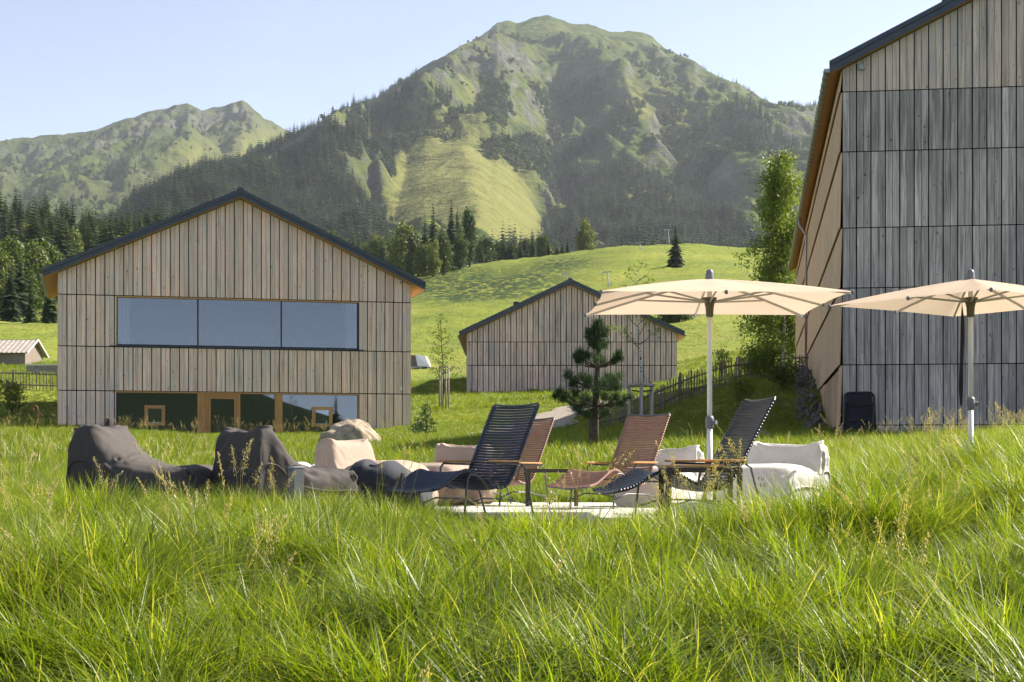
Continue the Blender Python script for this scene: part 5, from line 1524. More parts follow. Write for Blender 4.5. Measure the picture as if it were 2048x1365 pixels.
def build_boulder(px, D, w, d, h, label, seed, sink=0.15):
    rng = np.random.default_rng(seed)
    bm = bmesh.new(); bmesh.ops.create_icosphere(bm, subdivisions=5, radius=1.0)
    co = np.array([v.co[:] for v in bm.verts])
    # chop with random planes, then roughen
    for _ in range(11):
        nrm = rng.normal(size=3); nrm[2] = abs(nrm[2]) * 0.7 + 0.1; nrm /= np.linalg.norm(nrm)
        cut = 0.60 + 0.32 * rng.random(); dd = co @ nrm
        co = np.where((dd > cut)[:, None], co - nrm[None] * (dd - cut)[:, None] * 0.92, co)
    o1, o2 = rng.random() * 40, rng.random() * 40
    n1 = fbm(co[:, 0] * 1.6 + o1 + co[:, 2], co[:, 1] * 1.6 + o2 - co[:, 2] * 0.7, 5)
    n2 = ridged(co[:, 0] * 2.5 + o2 + co[:, 2] * 1.2, co[:, 1] * 2.5 - co[:, 2] + o1, 4)
    co = co * (1 + 0.20 * n1 - 0.10 * (n2 - 0.4))[:, None]
    co *= np.array([w / 2, d / 2, h])
    for v, c in zip(bm.verts, co): v.co = c
    me = bpy.data.meshes.new('boulder'); bm.to_mesh(me); bm.free()
    me.materials.append(M['boulder']); me.polygons.foreach_set('use_smooth', [True] * len(me.polygons))
    o = bpy.data.objects.new('boulder', me); link(o)
    p = G(px, D); o.location = (p.x, p.y, p.z - sink); o.rotation_euler = (0, 0, rng.random() * 0.6)
    tag(o, label, 'boulder', 'boulders on the lawn')
build_boulder(705, 50, 2.1, 1.6, 1.3, 'big pointed tan boulder on the lawn below the timber house', 3, 0.05)
build_boulder(521, 52, 1.1, 0.9, 0.62, 'smaller boulder showing just above the charcoal bean bag', 8)
build_boulder(-14, 34, 0.75, 0.6, 0.36, 'pale boulder at the left edge of the lawn', 12, 0.05)
build_boulder(1515, 47, 0.9, 0.7, 0.35, 'grey rock in the shade behind the ivory bean bag chair', 15, 0.05)
build_boulder(1380, 46, 0.6, 0.5, 0.28, 'small rock in the shaded grass behind the parasol pole', 17, 0.05)

def build_hook():
    p = G(75, 70)
    o = empty('rusty_hook', (p.x, p.y, p.z), 0, 'rusty curled iron hook post at the foot of the left bank', 'iron post')
    zt = (HOR - 812) / FPX * 70 - p.z
    pts = [(0, 0, -0.1), (0, 0, zt - 0.12)]
    for k in range(9):
        a = math.pi * 1.35 * k / 8
        pts.append((-0.10 + 0.10 * math.cos(a), 0, zt - 0.10 + 0.10 * math.sin(a)))
    MB().tube(pts, 0.035, 8).build('post', M['rust'], o, smooth=True)
    MB().bar((0.02, -0.03, zt - 0.25), (0.26, -0.03, zt - 0.48), 0.04, 0.05).build('brace', M['rust'], o)
build_hook()

def build_folded_lounger():
    # leans on the tall barn's front
    x = FR.s(1718); h = 1.42; w = 0.86
    base = FR.o + FR.d * x
    gz = (HOR - 880) / FPX * 50
    nrm = Vector((FR.d.y, -FR.d.x, 0))
    o = empty('folded_sunbed', (base.x + nrm.x * 0.42, base.y + nrm.y * 0.42, gz), FR.rz, 'black folded sunbed leaning against the tall grey barn', 'sunbed')
    def ring(w_, h_, r):
        pts = [(-w_ / 2 - 0.02, 0, 0.0)]
        pts += [(-w_ / 2, 0, h_ - r)] + [(-w_ / 2 + r - r * math.cos(a), 0, h_ - r + r * math.sin(a)) for a in (0.5, 1.0, 1.57)]
        pts += [(w_ / 2 - r + r * math.sin(a), 0, h_ - r + r * math.cos(a)) for a in (0, 0.55, 1.1)] + [(w_ / 2, 0, h_ - r), (w_ / 2 + 0.03, 0, 0.0)]
        return pts
    lean = lambda pts, dy=0.0: [(p[0], p[1] + dy + 0.22 * p[2], p[2]) for p in pts]
    MB().tube(lean(ring(w, h, 0.14)), 0.035, 8).build('frame', M['black'], o, smooth=True)
    MB().tube(lean(ring(w * 0.8, h * 0.66, 0.1), 0.06), 0.025, 8).build('leg_frame', M['black'], o, smooth=True)
    def sheet(z0, z1, dy, name, hw):
        vs = lean([(-hw, 0, z0), (hw, 0, z0), (hw, 0, z1), (-hw, 0, z1)], dy)
        q = MB().add(vs, [(0, 1, 2, 3)]).build(name, M['blacknet'], o, fix=False)
        s = q.modifiers.new('thick', 'SOLIDIFY'); s.thickness = 0.012
    sheet(0.05, h * 0.80, 0.03, 'fabric', w / 2 - 0.03)
    sheet(h * 0.72, h * 0.985, -0.02, 'headrest', w / 2 - 0.05)
    MB().bar((-w * 0.42, 0.10, h * 0.42), (w * 0.42, 0.10, h * 0.42), 0.03, 0.05).build('cross_bar', M['black'], o)
build_folded_lounger()
# ------------------------------------------------------------------ trees and shrubs
def trunk_mesh(name, mat, h=1.0, r=0.016, bend=0.02, seed=0):
    rng = random.Random(seed)
    pts, rr = [], []
    for i in range(8):
        f = i / 7.0
        pts.append((bend * math.sin(3 * f + seed) * f, bend * math.cos(2 * f + seed) * f - bend * f, -0.02 * h + h * 1.0 * f)); rr.append(r * (1.15 - 0.95 * f) * (1.35 if i == 0 else 1))
    return MB().tube(pts, rr, 8).mesh(name, mat, True)
KIT = {'spruce': [], 'broad': [], 'slim': []}
def build_kit():
    rng = np.random.default_rng(21)
    for k in range(5):
        v, q, t = spruce_arrays(rng, 1.0, (0.155, 0.17, 0.19, 0.14, 0.20)[k], 26, 13, 3, (0.04, 0.08, 0.03, 0.10, 0.02)[k], 0.5)
        KIT['spruce'].append((np_mesh('crown', v, np.array(q), np.array(t), M['spruce']), trunk_mesh('trunk', M['bark'], 0.95, 0.016, 0.01, k)))
    for k in range(4):
        v, q = blob_arrays(rng, 5200, (0.30, 0.36, 0.26, 0.33)[k], 0.92, 0.026, (14, 17, 12, 15)[k], 0.55, 0.35)
        v[:, 2] += 0.06
        tr = MB()
        tr.tube([(0, 0, -0.03), (0.01, 0, 0.2), (0.0, 0.01, 0.5), (0.01, 0, 0.8)], [0.03, 0.022, 0.014, 0.004], 8)
        for i in range(9):
            a = rng.random() * 6.28; z = 0.2 + 0.06 * i
            tr.tube([(0, 0, z), (0.10 * math.cos(a), 0.10 * math.sin(a), z + 0.07), (0.2 * math.cos(a), 0.2 * math.sin(a), z + 0.15)], [0.010, 0.007, 0.002], 5)
        KIT['broad'].append((np_mesh('crown', v, q, None, M['broadleaf']), tr.mesh('trunk', M['bark'], True)))
build_kit()
def plant(name, kind, k, px, D, h, label, cat='tree', group=None, wide=1.0, base=None, rz=None):
    p = G(px, D) if base is None else base
    o = empty(name, (p.x, p.y, p.z - 0.1), random.random() * 6.28 if rz is None else rz, label, cat, group)
    o.scale = (h * wide, h * wide, h)
    cm, tm = KIT[kind][k % len(KIT[kind])]
    for nm, me in (('crown', cm), ('trunk', tm)):
        c = bpy.data.objects.new(nm, me); link(c, o)
    return o

def build_woods():
    rng = random.Random(5)
    # the wood on the slope behind the left gable
    top = [(-60, 372), (0, 368), (50, 366), (100, 396), (150, 412), (200, 428), (260, 424), (320, 412), (360, 425), (420, 432)]
    spots = []
    tries = 0
    while len(spots) < 205 and tries < 6000:
        tries += 1
        px = rng.uniform(-40, 440); D = rng.uniform(430, 730)
        yb = HOR - G(px, D).z / D * FPX
        if D < 560 and px < 60: continue                      # the small sunlit clearing
        h = rng.uniform(17, 25)
        yt = yb - h / D * FPX
        sky = float(np.interp(px, [t[0] for t in top], [t[1] for t in top]))
        if yt < sky - 4: h *= max(0.5, (yb - sky) / (yb - yt))
        if yb < sky + 40: continue
        if any(abs(px - a) < 7 and abs(D - b) < 18 for a, b, *_ in spots): continue
        spots.append((px, D, h))
    for px, D, h in spots:
        if rng.random() < 0.24:
            plant('broadleaf_tree', 'broad', rng.randrange(4), px, D, h * 0.72, 'rounded broadleaf tree among the spruces of the wood behind the house', group='broadleaf trees of the wood behind the house', wide=rng.uniform(0.95, 1.25))
        else:
            plant('spruce_tree', 'spruce', rng.randrange(5), px, D, h, 'tall dark spruce in the dense wood behind the long-window house', group='spruces of the wood behind the house', wide=rng.uniform(1.1, 1.6))
    # nearer trees at the edge of the left meadow
    near = [('broad', 0, 18, 330, 15.5, 1.0, 'rounded yellow-green broadleaf tree at the left edge above the old barn'), ('broad', 1, 62, 345, 14.5, 1.05, 'bushy green broadleaf tree left of the house eave'),
            ('spruce', 2, 20, 262, 9.5, 1.25, 'bluish young spruce just behind the old barn roof'), ('spruce', 0, 62, 250, 6.2, 1.35, 'small pointed spruce between the old barn and the house'),
            ('spruce', 4, 100, 255, 7.6, 1.3, 'small dense spruce touching the left wall of the house'), ('broad', 2, 104, 350, 15.0, 0.95, 'dark green broadleaf tree half hidden by the left eave'),
            ('broad', 3, -14, 300, 14.0, 1.0, 'leafy tree cut by the left picture edge'), ('spruce', 1, 40, 290, 12.0, 1.1, 'tall loose spruce among the broadleaf trees on the left'),
            ('broad', 1, 100, 470, 10.0, 1.3, 'low pale green bush-like tree below the wood near the clearing'), ('broad', 3, 55, 300, 9, 1.2, 'low shrubby tree behind the small spruces on the left')]
    for kind, k, px, D, h, w, lab in near:
        plant('spruce_tree' if kind == 'spruce' else 'broadleaf_tree', kind, k, px, D, h, lab, group='trees beside the left meadow', wide=w)
    # the grove right of the house roof
    grove = [('spruce', 0, 866, 455, 20.0, 0.95, 'tallest pointed spruce at the left of the grove'), ('spruce', 1, 903, 470, 20.0, 0.95, 'tall twin-topped spruce in the middle of the grove'),
             ('spruce', 3, 850, 452, 17.0, 1.1, 'dark spruce leaning out at the left side of the grove'), ('spruce', 2, 915, 478, 17.5, 1.0, 'spruce just right of the middle of the grove'),
             ('broad', 2, 939, 485, 18.0, 0.62, 'slender sunlit tree at the right end of the grove'), ('broad', 0, 886, 440, 12.0, 0.85, 'silvery round tree at the foot of the grove'),
             ('broad', 3, 866, 425, 9.5, 0.85, 'sunlit shrub tree at the lower edge of the grove'), ('broad', 1, 806, 470, 16.0, 0.95, 'broad dark tree between the grove and the house roof'),
             ('broad', 2, 826, 458, 13.5, 0.9, 'shaded leafy tree at the left foot of the grove'), ('spruce', 4, 884, 462, 14.0, 1.1, 'shorter spruce in the shade of the grove'),
             ('broad', 0, 845, 440, 9.0, 1.1, 'dark bush under the tall spruces of the grove'), ('broad', 3, 920, 462, 10.0, 0.9, 'dark shrub under the right side of the grove')]
    for kind, k, px, D, h, w, lab in grove:
        plant('spruce_tree' if kind == 'spruce' else 'broadleaf_tree', kind, k, px, D, h, lab, group='trees of the hillside grove', wide=w)
    # the hazier belt behind the house's right roof slope
    for i in range(46):
        px = rng.uniform(590, 835); D = rng.uniform(560, 700)
        yb = HOR - G(px, D).z / D * FPX
        h = rng.uniform(11, 17)
        kind = 'spruce' if rng.random() < 0.7 else 'broad'
        plant('spruce_tree' if kind == 'spruce' else 'broadleaf_tree', kind, rng.randrange(5), px, D, h,
              'tree in the hazy belt of woodland showing over the right roof slope', group='woodland belt behind the roof', wide=rng.uniform(1.0, 1.3))
    # row along the crest
    for i in range(24):
        px = 962 + i * 7.8 + rng.uniform(-3, 3)
        if 1140 < px < 1192: continue
        kind = 'spruce' if rng.random() < 0.72 else 'broad'
        plant('spruce_tree' if kind == 'spruce' else 'broadleaf_tree', kind, rng.randrange(5), px, rng.uniform(560, 600), rng.uniform(8.5, 12.5) * (1 - 0.25 * (px > 1100)), 'small dark tree in the row along the hill crest', group='tree row on the crest', wide=rng.uniform(1.0, 1.35))
    for i in range(10):
        px = 1200 + i * 27 + rng.uniform(-9, 9)
        plant('spruce_tree', 'spruce', rng.randrange(5), px, rng.uniform(575, 620), rng.uniform(6, 8.5), 'low tree just showing over the top of the sunny hill', group='trees peeping over the hill', wide=1.3)
    p = G(1167, 545)
    plant('broadleaf_tree', 'broad', 1, 1167, 545, 13.5, 'lone rounded broadleaf tree standing on the hill crest', wide=0.88)
    plant('spruce_tree', 'spruce', 2, 1351, 385, 10.2, 'lone spruce on the sunny hillside above the parasol', wide=1.25)
build_woods()

# ---- trees of leaves and twigs, each grown on its own
def grow(name, base, label, spec, cat='tree'):
    """spec: height, trunk radius, leaf mat, bark mat, branch list [(z, azimuth, length, rise)], leaves per branch, leaf size, droop"""
    rng = np.random.default_rng(spec.get('seed', 1)); h = spec['h']
    o = empty(name, tuple(base), 0, label, cat)
    tb = MB(); pts, rr = [], []
    for i in range(10):
        f = i / 9.0
        pts.append(Vector((spec.get('lean', 0) * f * h + 0.012 * h * math.sin(5 * f), 0.012 * h * math.cos(4 * f) - 0.012 * h, h * 0.97 * f - 0.15 * (i == 0)))); rr.append(spec['r'] * (1 - 0.88 * f) + 0.003)
    tb.tube(pts, rr, 9).build('trunk', spec['bark'], o, smooth=True)
    br = MB(); C, A, B = [], [], []
    def at(z): 
        f = min(max(z / (h * 0.97), 0), 1) * 9; i = min(int(f), 8); return pts[i].lerp(pts[i + 1], f - i)
    for z, az, ln, rise in spec['branches']:
        p0 = at(z); d = Vector((math.cos(az), math.sin(az), rise)).normalized()
        q = [p0]
        for s in range(1, 6):
            f = s / 5.0
            q.append(p0 + d * ln * f + Vector((0, 0, -spec['droop'] * ln * f * f)) + Vector(rng.normal(size=3) * 0.03 * ln))
        r0 = spec['r'] * 0.42 * (0.4 + 0.6 * ln / spec['maxlen'])
        br.tube(q, [r0, r0 * 0.8, r0 * 0.6, r0 * 0.42, r0 * 0.25, r0 * 0.1], 5)
        nl = int(spec['leaves'] * ln)
        for m in range(nl):
            f = spec.get('from', 0.2) + (1 - spec.get('from', 0.2)) * rng.random() ** 0.8
            k = min(int(f * 5), 4); c = q[k].lerp(q[k + 1], f * 5 - k)
            off = rng.normal(size=3) * spec['spread']
            hang = spec.get('hang', 0.0) * rng.random() ** 1.5
            C.append((c.x + off[0], c.y + off[1], c.z + off[2] * 0.7 - hang))
    br.build('branches', spec['twig'] if 'twig' in spec else spec['bark'], o, smooth=True)
    C = np.array(C); n = len(C)
    A = rng.normal(size=(n, 3)); A[:, 2] -= spec.get('pend', 0.4); A /= np.linalg.norm(A, axis=1)[:, None]
    B = np.cross(A, rng.normal(size=(n, 3))); B /= np.linalg.norm(B, axis=1)[:, None] + 1e-9
    s = spec['size'] * (0.55 + 0.8 * rng.random((n, 1)))
    v, q = leaf_quads(C, A * s, B * s * 0.62)
    c = bpy.data.objects.new('crown', np_mesh('crown', v, q, None, spec['leaf'])); link(c, o)
    return o

def build_single_trees():
    rng = random.Random(12)
    # the big birch by the barn
    D = 112; p = G(1563, D); h = (HOR - 283) / FPX * D - p.z
    br = []
    for i in range(190):
        f = (i / 189.0) ** 0.9
        z = h * (0.08 + 0.86 * f)
        wid = 3.5 * math.sin(min(1, (1 - f) * 1.15 + 0.12) * math.pi * 0.5) * (0.75 + 0.25 * math.sin(f * 9)) + 0.2
        br.append((z, rng.random() * 6.28, wid * rng.uniform(0.55, 1.12), rng.uniform(0.25, 0.9)))
    br += [(h * 0.52, math.pi * 0.97, 3.0, 0.25), (h * 0.55, math.pi * 1.03, 2.7, 0.4), (h * 0.36, math.pi, 2.4, 0.3), (h * 0.30, math.pi * 1.1, 2.2, 0.2)]
    grow('birch_tree', p, 'tall birch with hanging leafy sprays beside the tall barn', dict(h=h, r=0.16, leaf=M['birchleaf'], bark=M['birchbark'], twig=M['bark'], branches=br, maxlen=3.0, leaves=78, size=0.10, spread=0.27, hang=1.0, droop=0.25, seed=3))
    # young birch held by three stakes
    D = 42; p = G(1278, D); h = (HOR - 528) / FPX * D - p.z
    zs = lambda y: (HOR - y) / FPX * D - p.z
    br = [(zs(690), 2.9, 0.95, 0.75), (zs(690), 0.2, 0.80, 0.85), (zs(700), 2.3, 0.9, 0.9), (zs(672), 0.8, 0.75, 1.1), (zs(655), 3.3, 0.8, 1.0), (zs(650), -0.3, 0.7, 0.9), (zs(640), 1.9, 0.6, 1.2), (zs(620), 4.0, 0.7, 1.0),
          (zs(610), 0.5, 0.55, 1.1), (zs(595), 2.8, 0.5, 1.0), (zs(585), 0.0, 0.5, 1.0), (zs(570), 3.1, 0.42, 1.0), (zs(565), 0.3, 0.45, 0.7), (zs(552), 2.4, 0.4, 1.0), (zs(545), 5.6, 0.35, 0.8)]
    grow('young_birch', p, 'slender young birch tied between three stakes', dict(h=h, r=0.034, leaf=M['birchleaf'], bark=M['birchbark'], twig=M['bark'], branches=br, maxlen=1.0, leaves=46, size=0.038, spread=0.065, droop=0.05, seed=6, **{'from': 0.4}))
    # young rowan with stakes
    D = 95; p = G(884, D); h = (HOR - 622) / FPX * D - p.z
    br = []
    for i in range(34):
        f = i / 33.0; z = h * (0.30 + 0.65 * f)
        br.append((z, i * 2.4, 1.25 * (1 - 0.72 * f) * rng.uniform(0.6, 1.1), rng.uniform(0.15, 0.8)))
    grow('young_tree', p, 'young leafy tree in a stake frame right of the house', dict(h=h, r=0.055, leaf=M['birchleaf'], bark=M['bark'], branches=br, maxlen=1.25, leaves=40, size=0.058, spread=0.11, droop=0.0, seed=9))
    # small tree left of the birch
    D = 108; p = G(1444, D)
    br = [(0.6 + 0.055 * i, i * 2.4, rng.uniform(0.5, 0.95), rng.uniform(0.3, 0.9)) for i in range(24)]
    grow('small_tree', p, 'small bushy tree on the meadow beyond the picket fence', dict(h=2.3, r=0.05, leaf=M['broadleaf'], bark=M['bark'], branches=br, maxlen=1, leaves=46, size=0.065, spread=0.12, droop=0.0, seed=14))
    # elder bushes over the fence
    for px, D, hh, w, n, sd, lab in ((1528, 74, 1.9, 1.15, 40, 22, 'leafy bush spilling over the picket fence by the birch'), (1482, 62, 1.5, 0.8, 26, 23, 'light green bush on the shaded bank below the fence'),
                                     (1565, 66, 1.2, 1.0, 26, 24, 'dark shrub on the bank beside the barn wall'), (1505, 84, 2.2, 1.0, 26, 25, 'loose shrub at the foot of the birch')):
        p = G(px, D)
        br = [(0.1 + 0.5 * hh * (i / n), i * 2.4, w * rng.uniform(0.5, 1.1), rng.uniform(0.4, 1.6)) for i in range(n)]
        grow('bush', p, lab, dict(h=hh, r=0.03, leaf=M['birchleaf'] if sd != 24 else M['broadleaf'], bark=M['bark'], branches=br, maxlen=w, leaves=60, size=0.06, spread=0.12, droop=0.12, seed=sd), 'bush')
    # shrubs by the corner of the house
    for px, D, hh, sd, lab in ((852, 62, 1.35, 31, 'thin young pine with sparse branches near the house corner'), (836, 64, 0.8, 32, 'low scrubby plant against the house corner')):
        p = G(px, D)
        br = [(0.12 * hh + 0.8 * hh * (i / 22.0), i * 2.4, 0.42 * (1.1 - i / 26.0), rng.uniform(0.1, 0.8)) for i in range(22)]
        grow('young_pine' if sd == 31 else 'shrub', p, lab, dict(h=hh, r=0.03, leaf=M['pineneedle'], bark=M['bark'], branches=br, maxlen=0.5, leaves=85, size=0.045, spread=0.07, droop=0.1, seed=sd, pend=-0.4), 'pine' if sd == 31 else 'shrub')
    p = G(24, 80)
    br = [(0.1 + 0.05 * i, i * 2.4, rng.uniform(0.5, 0.9), rng.uniform(0.4, 1.2)) for i in range(26)]
    grow('bush', p, 'shaded bush on the dark bank under the left fence', dict(h=1.5, r=0.03, leaf=M['broadleaf'], bark=M['bark'], branches=br, maxlen=0.9, leaves=55, size=0.07, spread=0.12, droop=0.1, seed=41), 'bush')
    # hedge of dark trees on the hillside beside the low white wall
    rg = np.random.default_rng(8)
    o = empty('dark_hedge', tuple(G(1352, 205)), 0, 'dark clump of bushes on the slope left of the low white wall', 'hedge')
    v, q = blob_arrays(rg, 2600, 2.2, 1.9, 0.16, 10, 0.5)
    v[:, 0] *= 1.55; v[:, 1] *= 0.7
    link(bpy.data.objects.new('foliage', np_mesh('foliage', v, q, None, M['broadleaf'])), o)
    MB().tube([(0, 0, -0.2), (0, 0, 0.9)], 0.12, 6).build('stem', M['bark'], o)
build_single_trees()

def build_stone_pine():
    """young stone pine: whorls of boughs that end in dense brushes of needles"""
    D = 40; p = G(1192, D); rng = np.random.default_rng(77)
    o = empty('stone_pine', tuple(p), 0, 'young stone pine with tufted boughs in front of the middle barn', 'pine')
    zz = lambda y: (HOR - y) / FPX * D - p.z
    xx = lambda x: (x - 1192) / FPX * D
    top = zz(655)
    MB().tube([(xx(1188), 0, -0.15), (xx(1190), 0, zz(850)), (xx(1193), 0, zz(780)), (xx(1196), 0, zz(700)), (xx(1196), 0, top)], [0.115, 0.095, 0.07, 0.045, 0.02], 10).build('trunk', M['bark'], o, smooth=True)
    C = [  # x, y of brush centres in the picture plane, depth, radius in px
        (1197, 645, 0, 11), (1190, 656, .05, 11), (1204, 660, -.05, 11), (1186, 668, .1, 12), (1208, 672, -.1, 12), (1178, 676, 0, 11), (1213, 662, .1, 9), (1196, 680, .12, 14), (1183, 690, -.1, 13), (1208, 690, .1, 14), (1195, 697, -.1, 13), (1176, 664, -.1, 9), (1200, 650, .05, 10),
        (1160, 706, .05, 11), (1152, 714, -.1, 10), (1166, 718, .1, 12), (1174, 712, -.12, 11), (1156, 724, 0, 9), (1205, 722, .12, 11), (1232, 716, .05, 10), (1238, 708, -.05, 9), (1228, 724, .0, 9), (1242, 718, 0, 7),
        (1198, 712, .3, 12), (1190, 722, -.3, 12),
        (1136, 752, 0, 13), (1150, 762, .15, 13), (1165, 756, -.2, 13), (1180, 760, .3, 14), (1216, 756, .1, 14), (1230, 762, -.2, 14), (1238, 754, .2, 11), (1205, 768, -.35, 14), (1172, 772, -.35, 13), (1222, 774, .3, 14), (1146, 770, -.1, 11), (1234, 776, -.1, 11),
        (1118, 786, 0, 12), (1132, 790, .2, 13), (1150, 790, -.3, 14), (1168, 796, .4, 15), (1208, 796, -.4, 15), (1226, 800, .3, 14), (1240, 806, 0, 12), (1126, 800, -.2, 12), (1146, 806, .3, 14), (1164, 812, -.4, 14), (1180, 800, .5, 14), (1216, 816, .4, 13), (1232, 796, -.3, 12),
        (1160, 824, .1, 12), (1174, 830, -.2, 11), (1150, 818, -.1, 11), (1208, 826, -.2, 12), (1196, 812, .5, 13), (1190, 786, -.5, 14), (1250, 800, .1, 9), (1262, 794, .0, 8), (1110, 792, .1, 8)]
    bb = MB()
    V = []; hub_levels = [690, 735, 775, 815, 838]
    for cx, cy, dp, r in C:
        c = Vector((xx(cx), dp * 1.1, zz(cy))); rad = r / FPX * D * 1.12
        lv = [h for h in hub_levels if h >= cy - 2] or [838]
        b0 = Vector((xx(1193), 0, zz(lv[0])))
        if (c - b0).length > 0.15:
            mid = b0.lerp(c, 0.55) + Vector((0, 0, -0.06))
            bb.tube([b0, mid, c], [0.020, 0.016, 0.008], 5)
        n = 250
        d = rng.normal(size=(n, 3)); d[:, 2] += 0.55; d /= np.linalg.norm(d, axis=1)[:, None]
        base = np.array(c)[None] + rng.normal(size=(n, 3)) * rad * 0.28
        tip = base + d * rad * (0.75 + 0.5 * rng.random((n, 1)))
        side = np.cross(d, rng.normal(size=(n, 3))); side /= np.linalg.norm(side, axis=1)[:, None] + 1e-9
        w = 0.0055
        V.append(np.stack([base - side * w, base + side * w, tip], 1))
    V = np.concatenate(V).reshape(-1, 3)
    c = bpy.data.objects.new('crown', np_mesh('crown', V, None, np.arange(len(V)).reshape(-1, 3), M['pineneedle'])); link(c, o)
    bb.build('boughs', M['bark'], o, smooth=True)
    s = MB().tube([(xx(1181), -0.05, -0.1), (xx(1182), -0.05, zz(815))], 0.05, 8).build('support_stake', M['bark'], o)
build_stone_pine()

def build_stakes():
    def post(o, x, y, h, r): MB().tube([(x, y, -0.2), (x, y, h)], r, 10).build('stake', M['stake'], o, smooth=True)
    D = 42; p = G(1284, D)
    zt = (HOR - 772) / FPX * D - p.z
    o = empty('stake_frame', tuple(p), 0, 'three grey stakes with crossbar holding the young birch', 'tree stakes')
    k = D / FPX
    for px, dy in ((1259, 0.12), (1281, -0.25), (1304, 0.12)): post(o, (px - 1284) * k, dy, zt, 0.045)
    a = Vector((-27 * k, 0.14, zt + 0.02)); b = Vector((25 * k, 0.14, zt + 0.02)); c = Vector((-3 * k, -0.28, zt + 0.02))
    for u, v in ((a, b), (a, c), (c, b)): MB().tube([u, v], 0.045, 8).build('crossbar', M['stake'], o)
    MB().tube([(-20 * k, 0.0, zt - 0.12), (0, 0.1, zt - 0.14), (20 * k, 0.0, zt - 0.12)], 0.02, 6).build('tie', M['black'], o)
    D = 95; p = G(887, D); zt = (HOR - 734) / FPX * D - p.z; k = D / FPX
    o = empty('stake_frame', tuple(p), 0, 'tall stake frame around the young tree right of the house', 'tree stakes')
    for px, dy in ((879, 0.3), (884, -0.3), (897, 0.1), (891, 0.6)): post(o, (px - 887) * k, dy, zt, 0.045)
    MB().tube([(-9 * k, 0.3, zt), (11 * k, 0.1, zt)], 0.045, 8).build('crossbar', M['stake'], o)
    MB().tube([(-9 * k, 0.3, zt), (-3 * k, -0.3, zt)], 0.045, 8).build('crossbar', M['stake'], o)
build_stakes()
# ------------------------------------------------------------------ fences, outbuildings, lift poles, paths
def picket_fence(pts, step, hgt, label, seed, rails=(0.30, 0.78), mat='paling', post_every=11, jit=0.12, r=0.021):
    rng = random.Random(seed)
    P3 = [G(px, D) for px, D in pts]
    o = empty('picket_fence', tuple(P3[0]), 0, label, 'fence')
    base = P3[0]
    dist = [0]
    for a, b in zip(P3[:-1], P3[1:]): dist.append(dist[-1] + math.hypot(b.x - a.x, b.y - a.y))
    def at(s):
        for i in range(len(dist) - 1):
            if s <= dist[i + 1] or i == len(dist) - 2:
                f = (s - dist[i]) / (dist[i + 1] - dist[i]); q = P3[i].lerp(P3[i + 1], f)
                return Vector((q.x, q.y, ground(q.x, q.y)))
    n = int(dist[-1] / step)
    for k in range(n + 1):
        s = k * step + rng.uniform(-0.04, 0.04); s = min(max(s, 0), dist[-1])
        q = at(s) - base; h = hgt * rng.uniform(1 - jit, 1 + jit); lx, ly = rng.uniform(-0.05, 0.05), rng.uniform(-0.03, 0.03)
        big = k % post_every == 0
        m = MB(); rr = r * (2.0 if big else rng.uniform(0.8, 1.2))
        hh = h * (1.12 if big else 1)
        m.tube([(0, 0, -0.15), (lx * 0.5, ly * 0.5, hh * 0.55), (lx, ly, hh * 0.95), (lx, ly, hh)], [rr, rr, rr * 0.95, rr * 0.45], 6)
        b = m.build('post' if big else 'paling', M[mat], o); b.location = q
    for z in rails:
        s = 0.0; seg = 2.4
        while s < dist[-1] - 0.05:
            e = min(s + seg, dist[-1])
            a = at(s) - base + Vector((0, -0.035, hgt * z)); b = at(e) - base + Vector((0, -0.035, hgt * z))
            MB().tube([a, a.lerp(b, 0.5) + Vector((0, 0, rng.uniform(-0.02, 0.02))), b], 0.035, 7).build('rail', M[mat], o)
            s = e
    return o
picket_fence([(1183, 60.5), (1250, 63.3), (1298, 65.5), (1345, 67.7), (1385, 69.5), (1425, 71), (1457, 72.5), (1490, 74), (1520, 75), (1575, 76.5), (1624, 77.6)], 0.27, 1.08,
             'rustic grey picket fence climbing the bank to the tall barn', 5, r=0.032)
picket_fence([(-70, 89.5), (0, 89.5), (60, 89.5), (120, 89.5)], 0.185, 1.02, 'dark picket fence on the bank left of the house', 6, rails=(0.25, 0.85), post_every=14, jit=0.05, r=0.03)

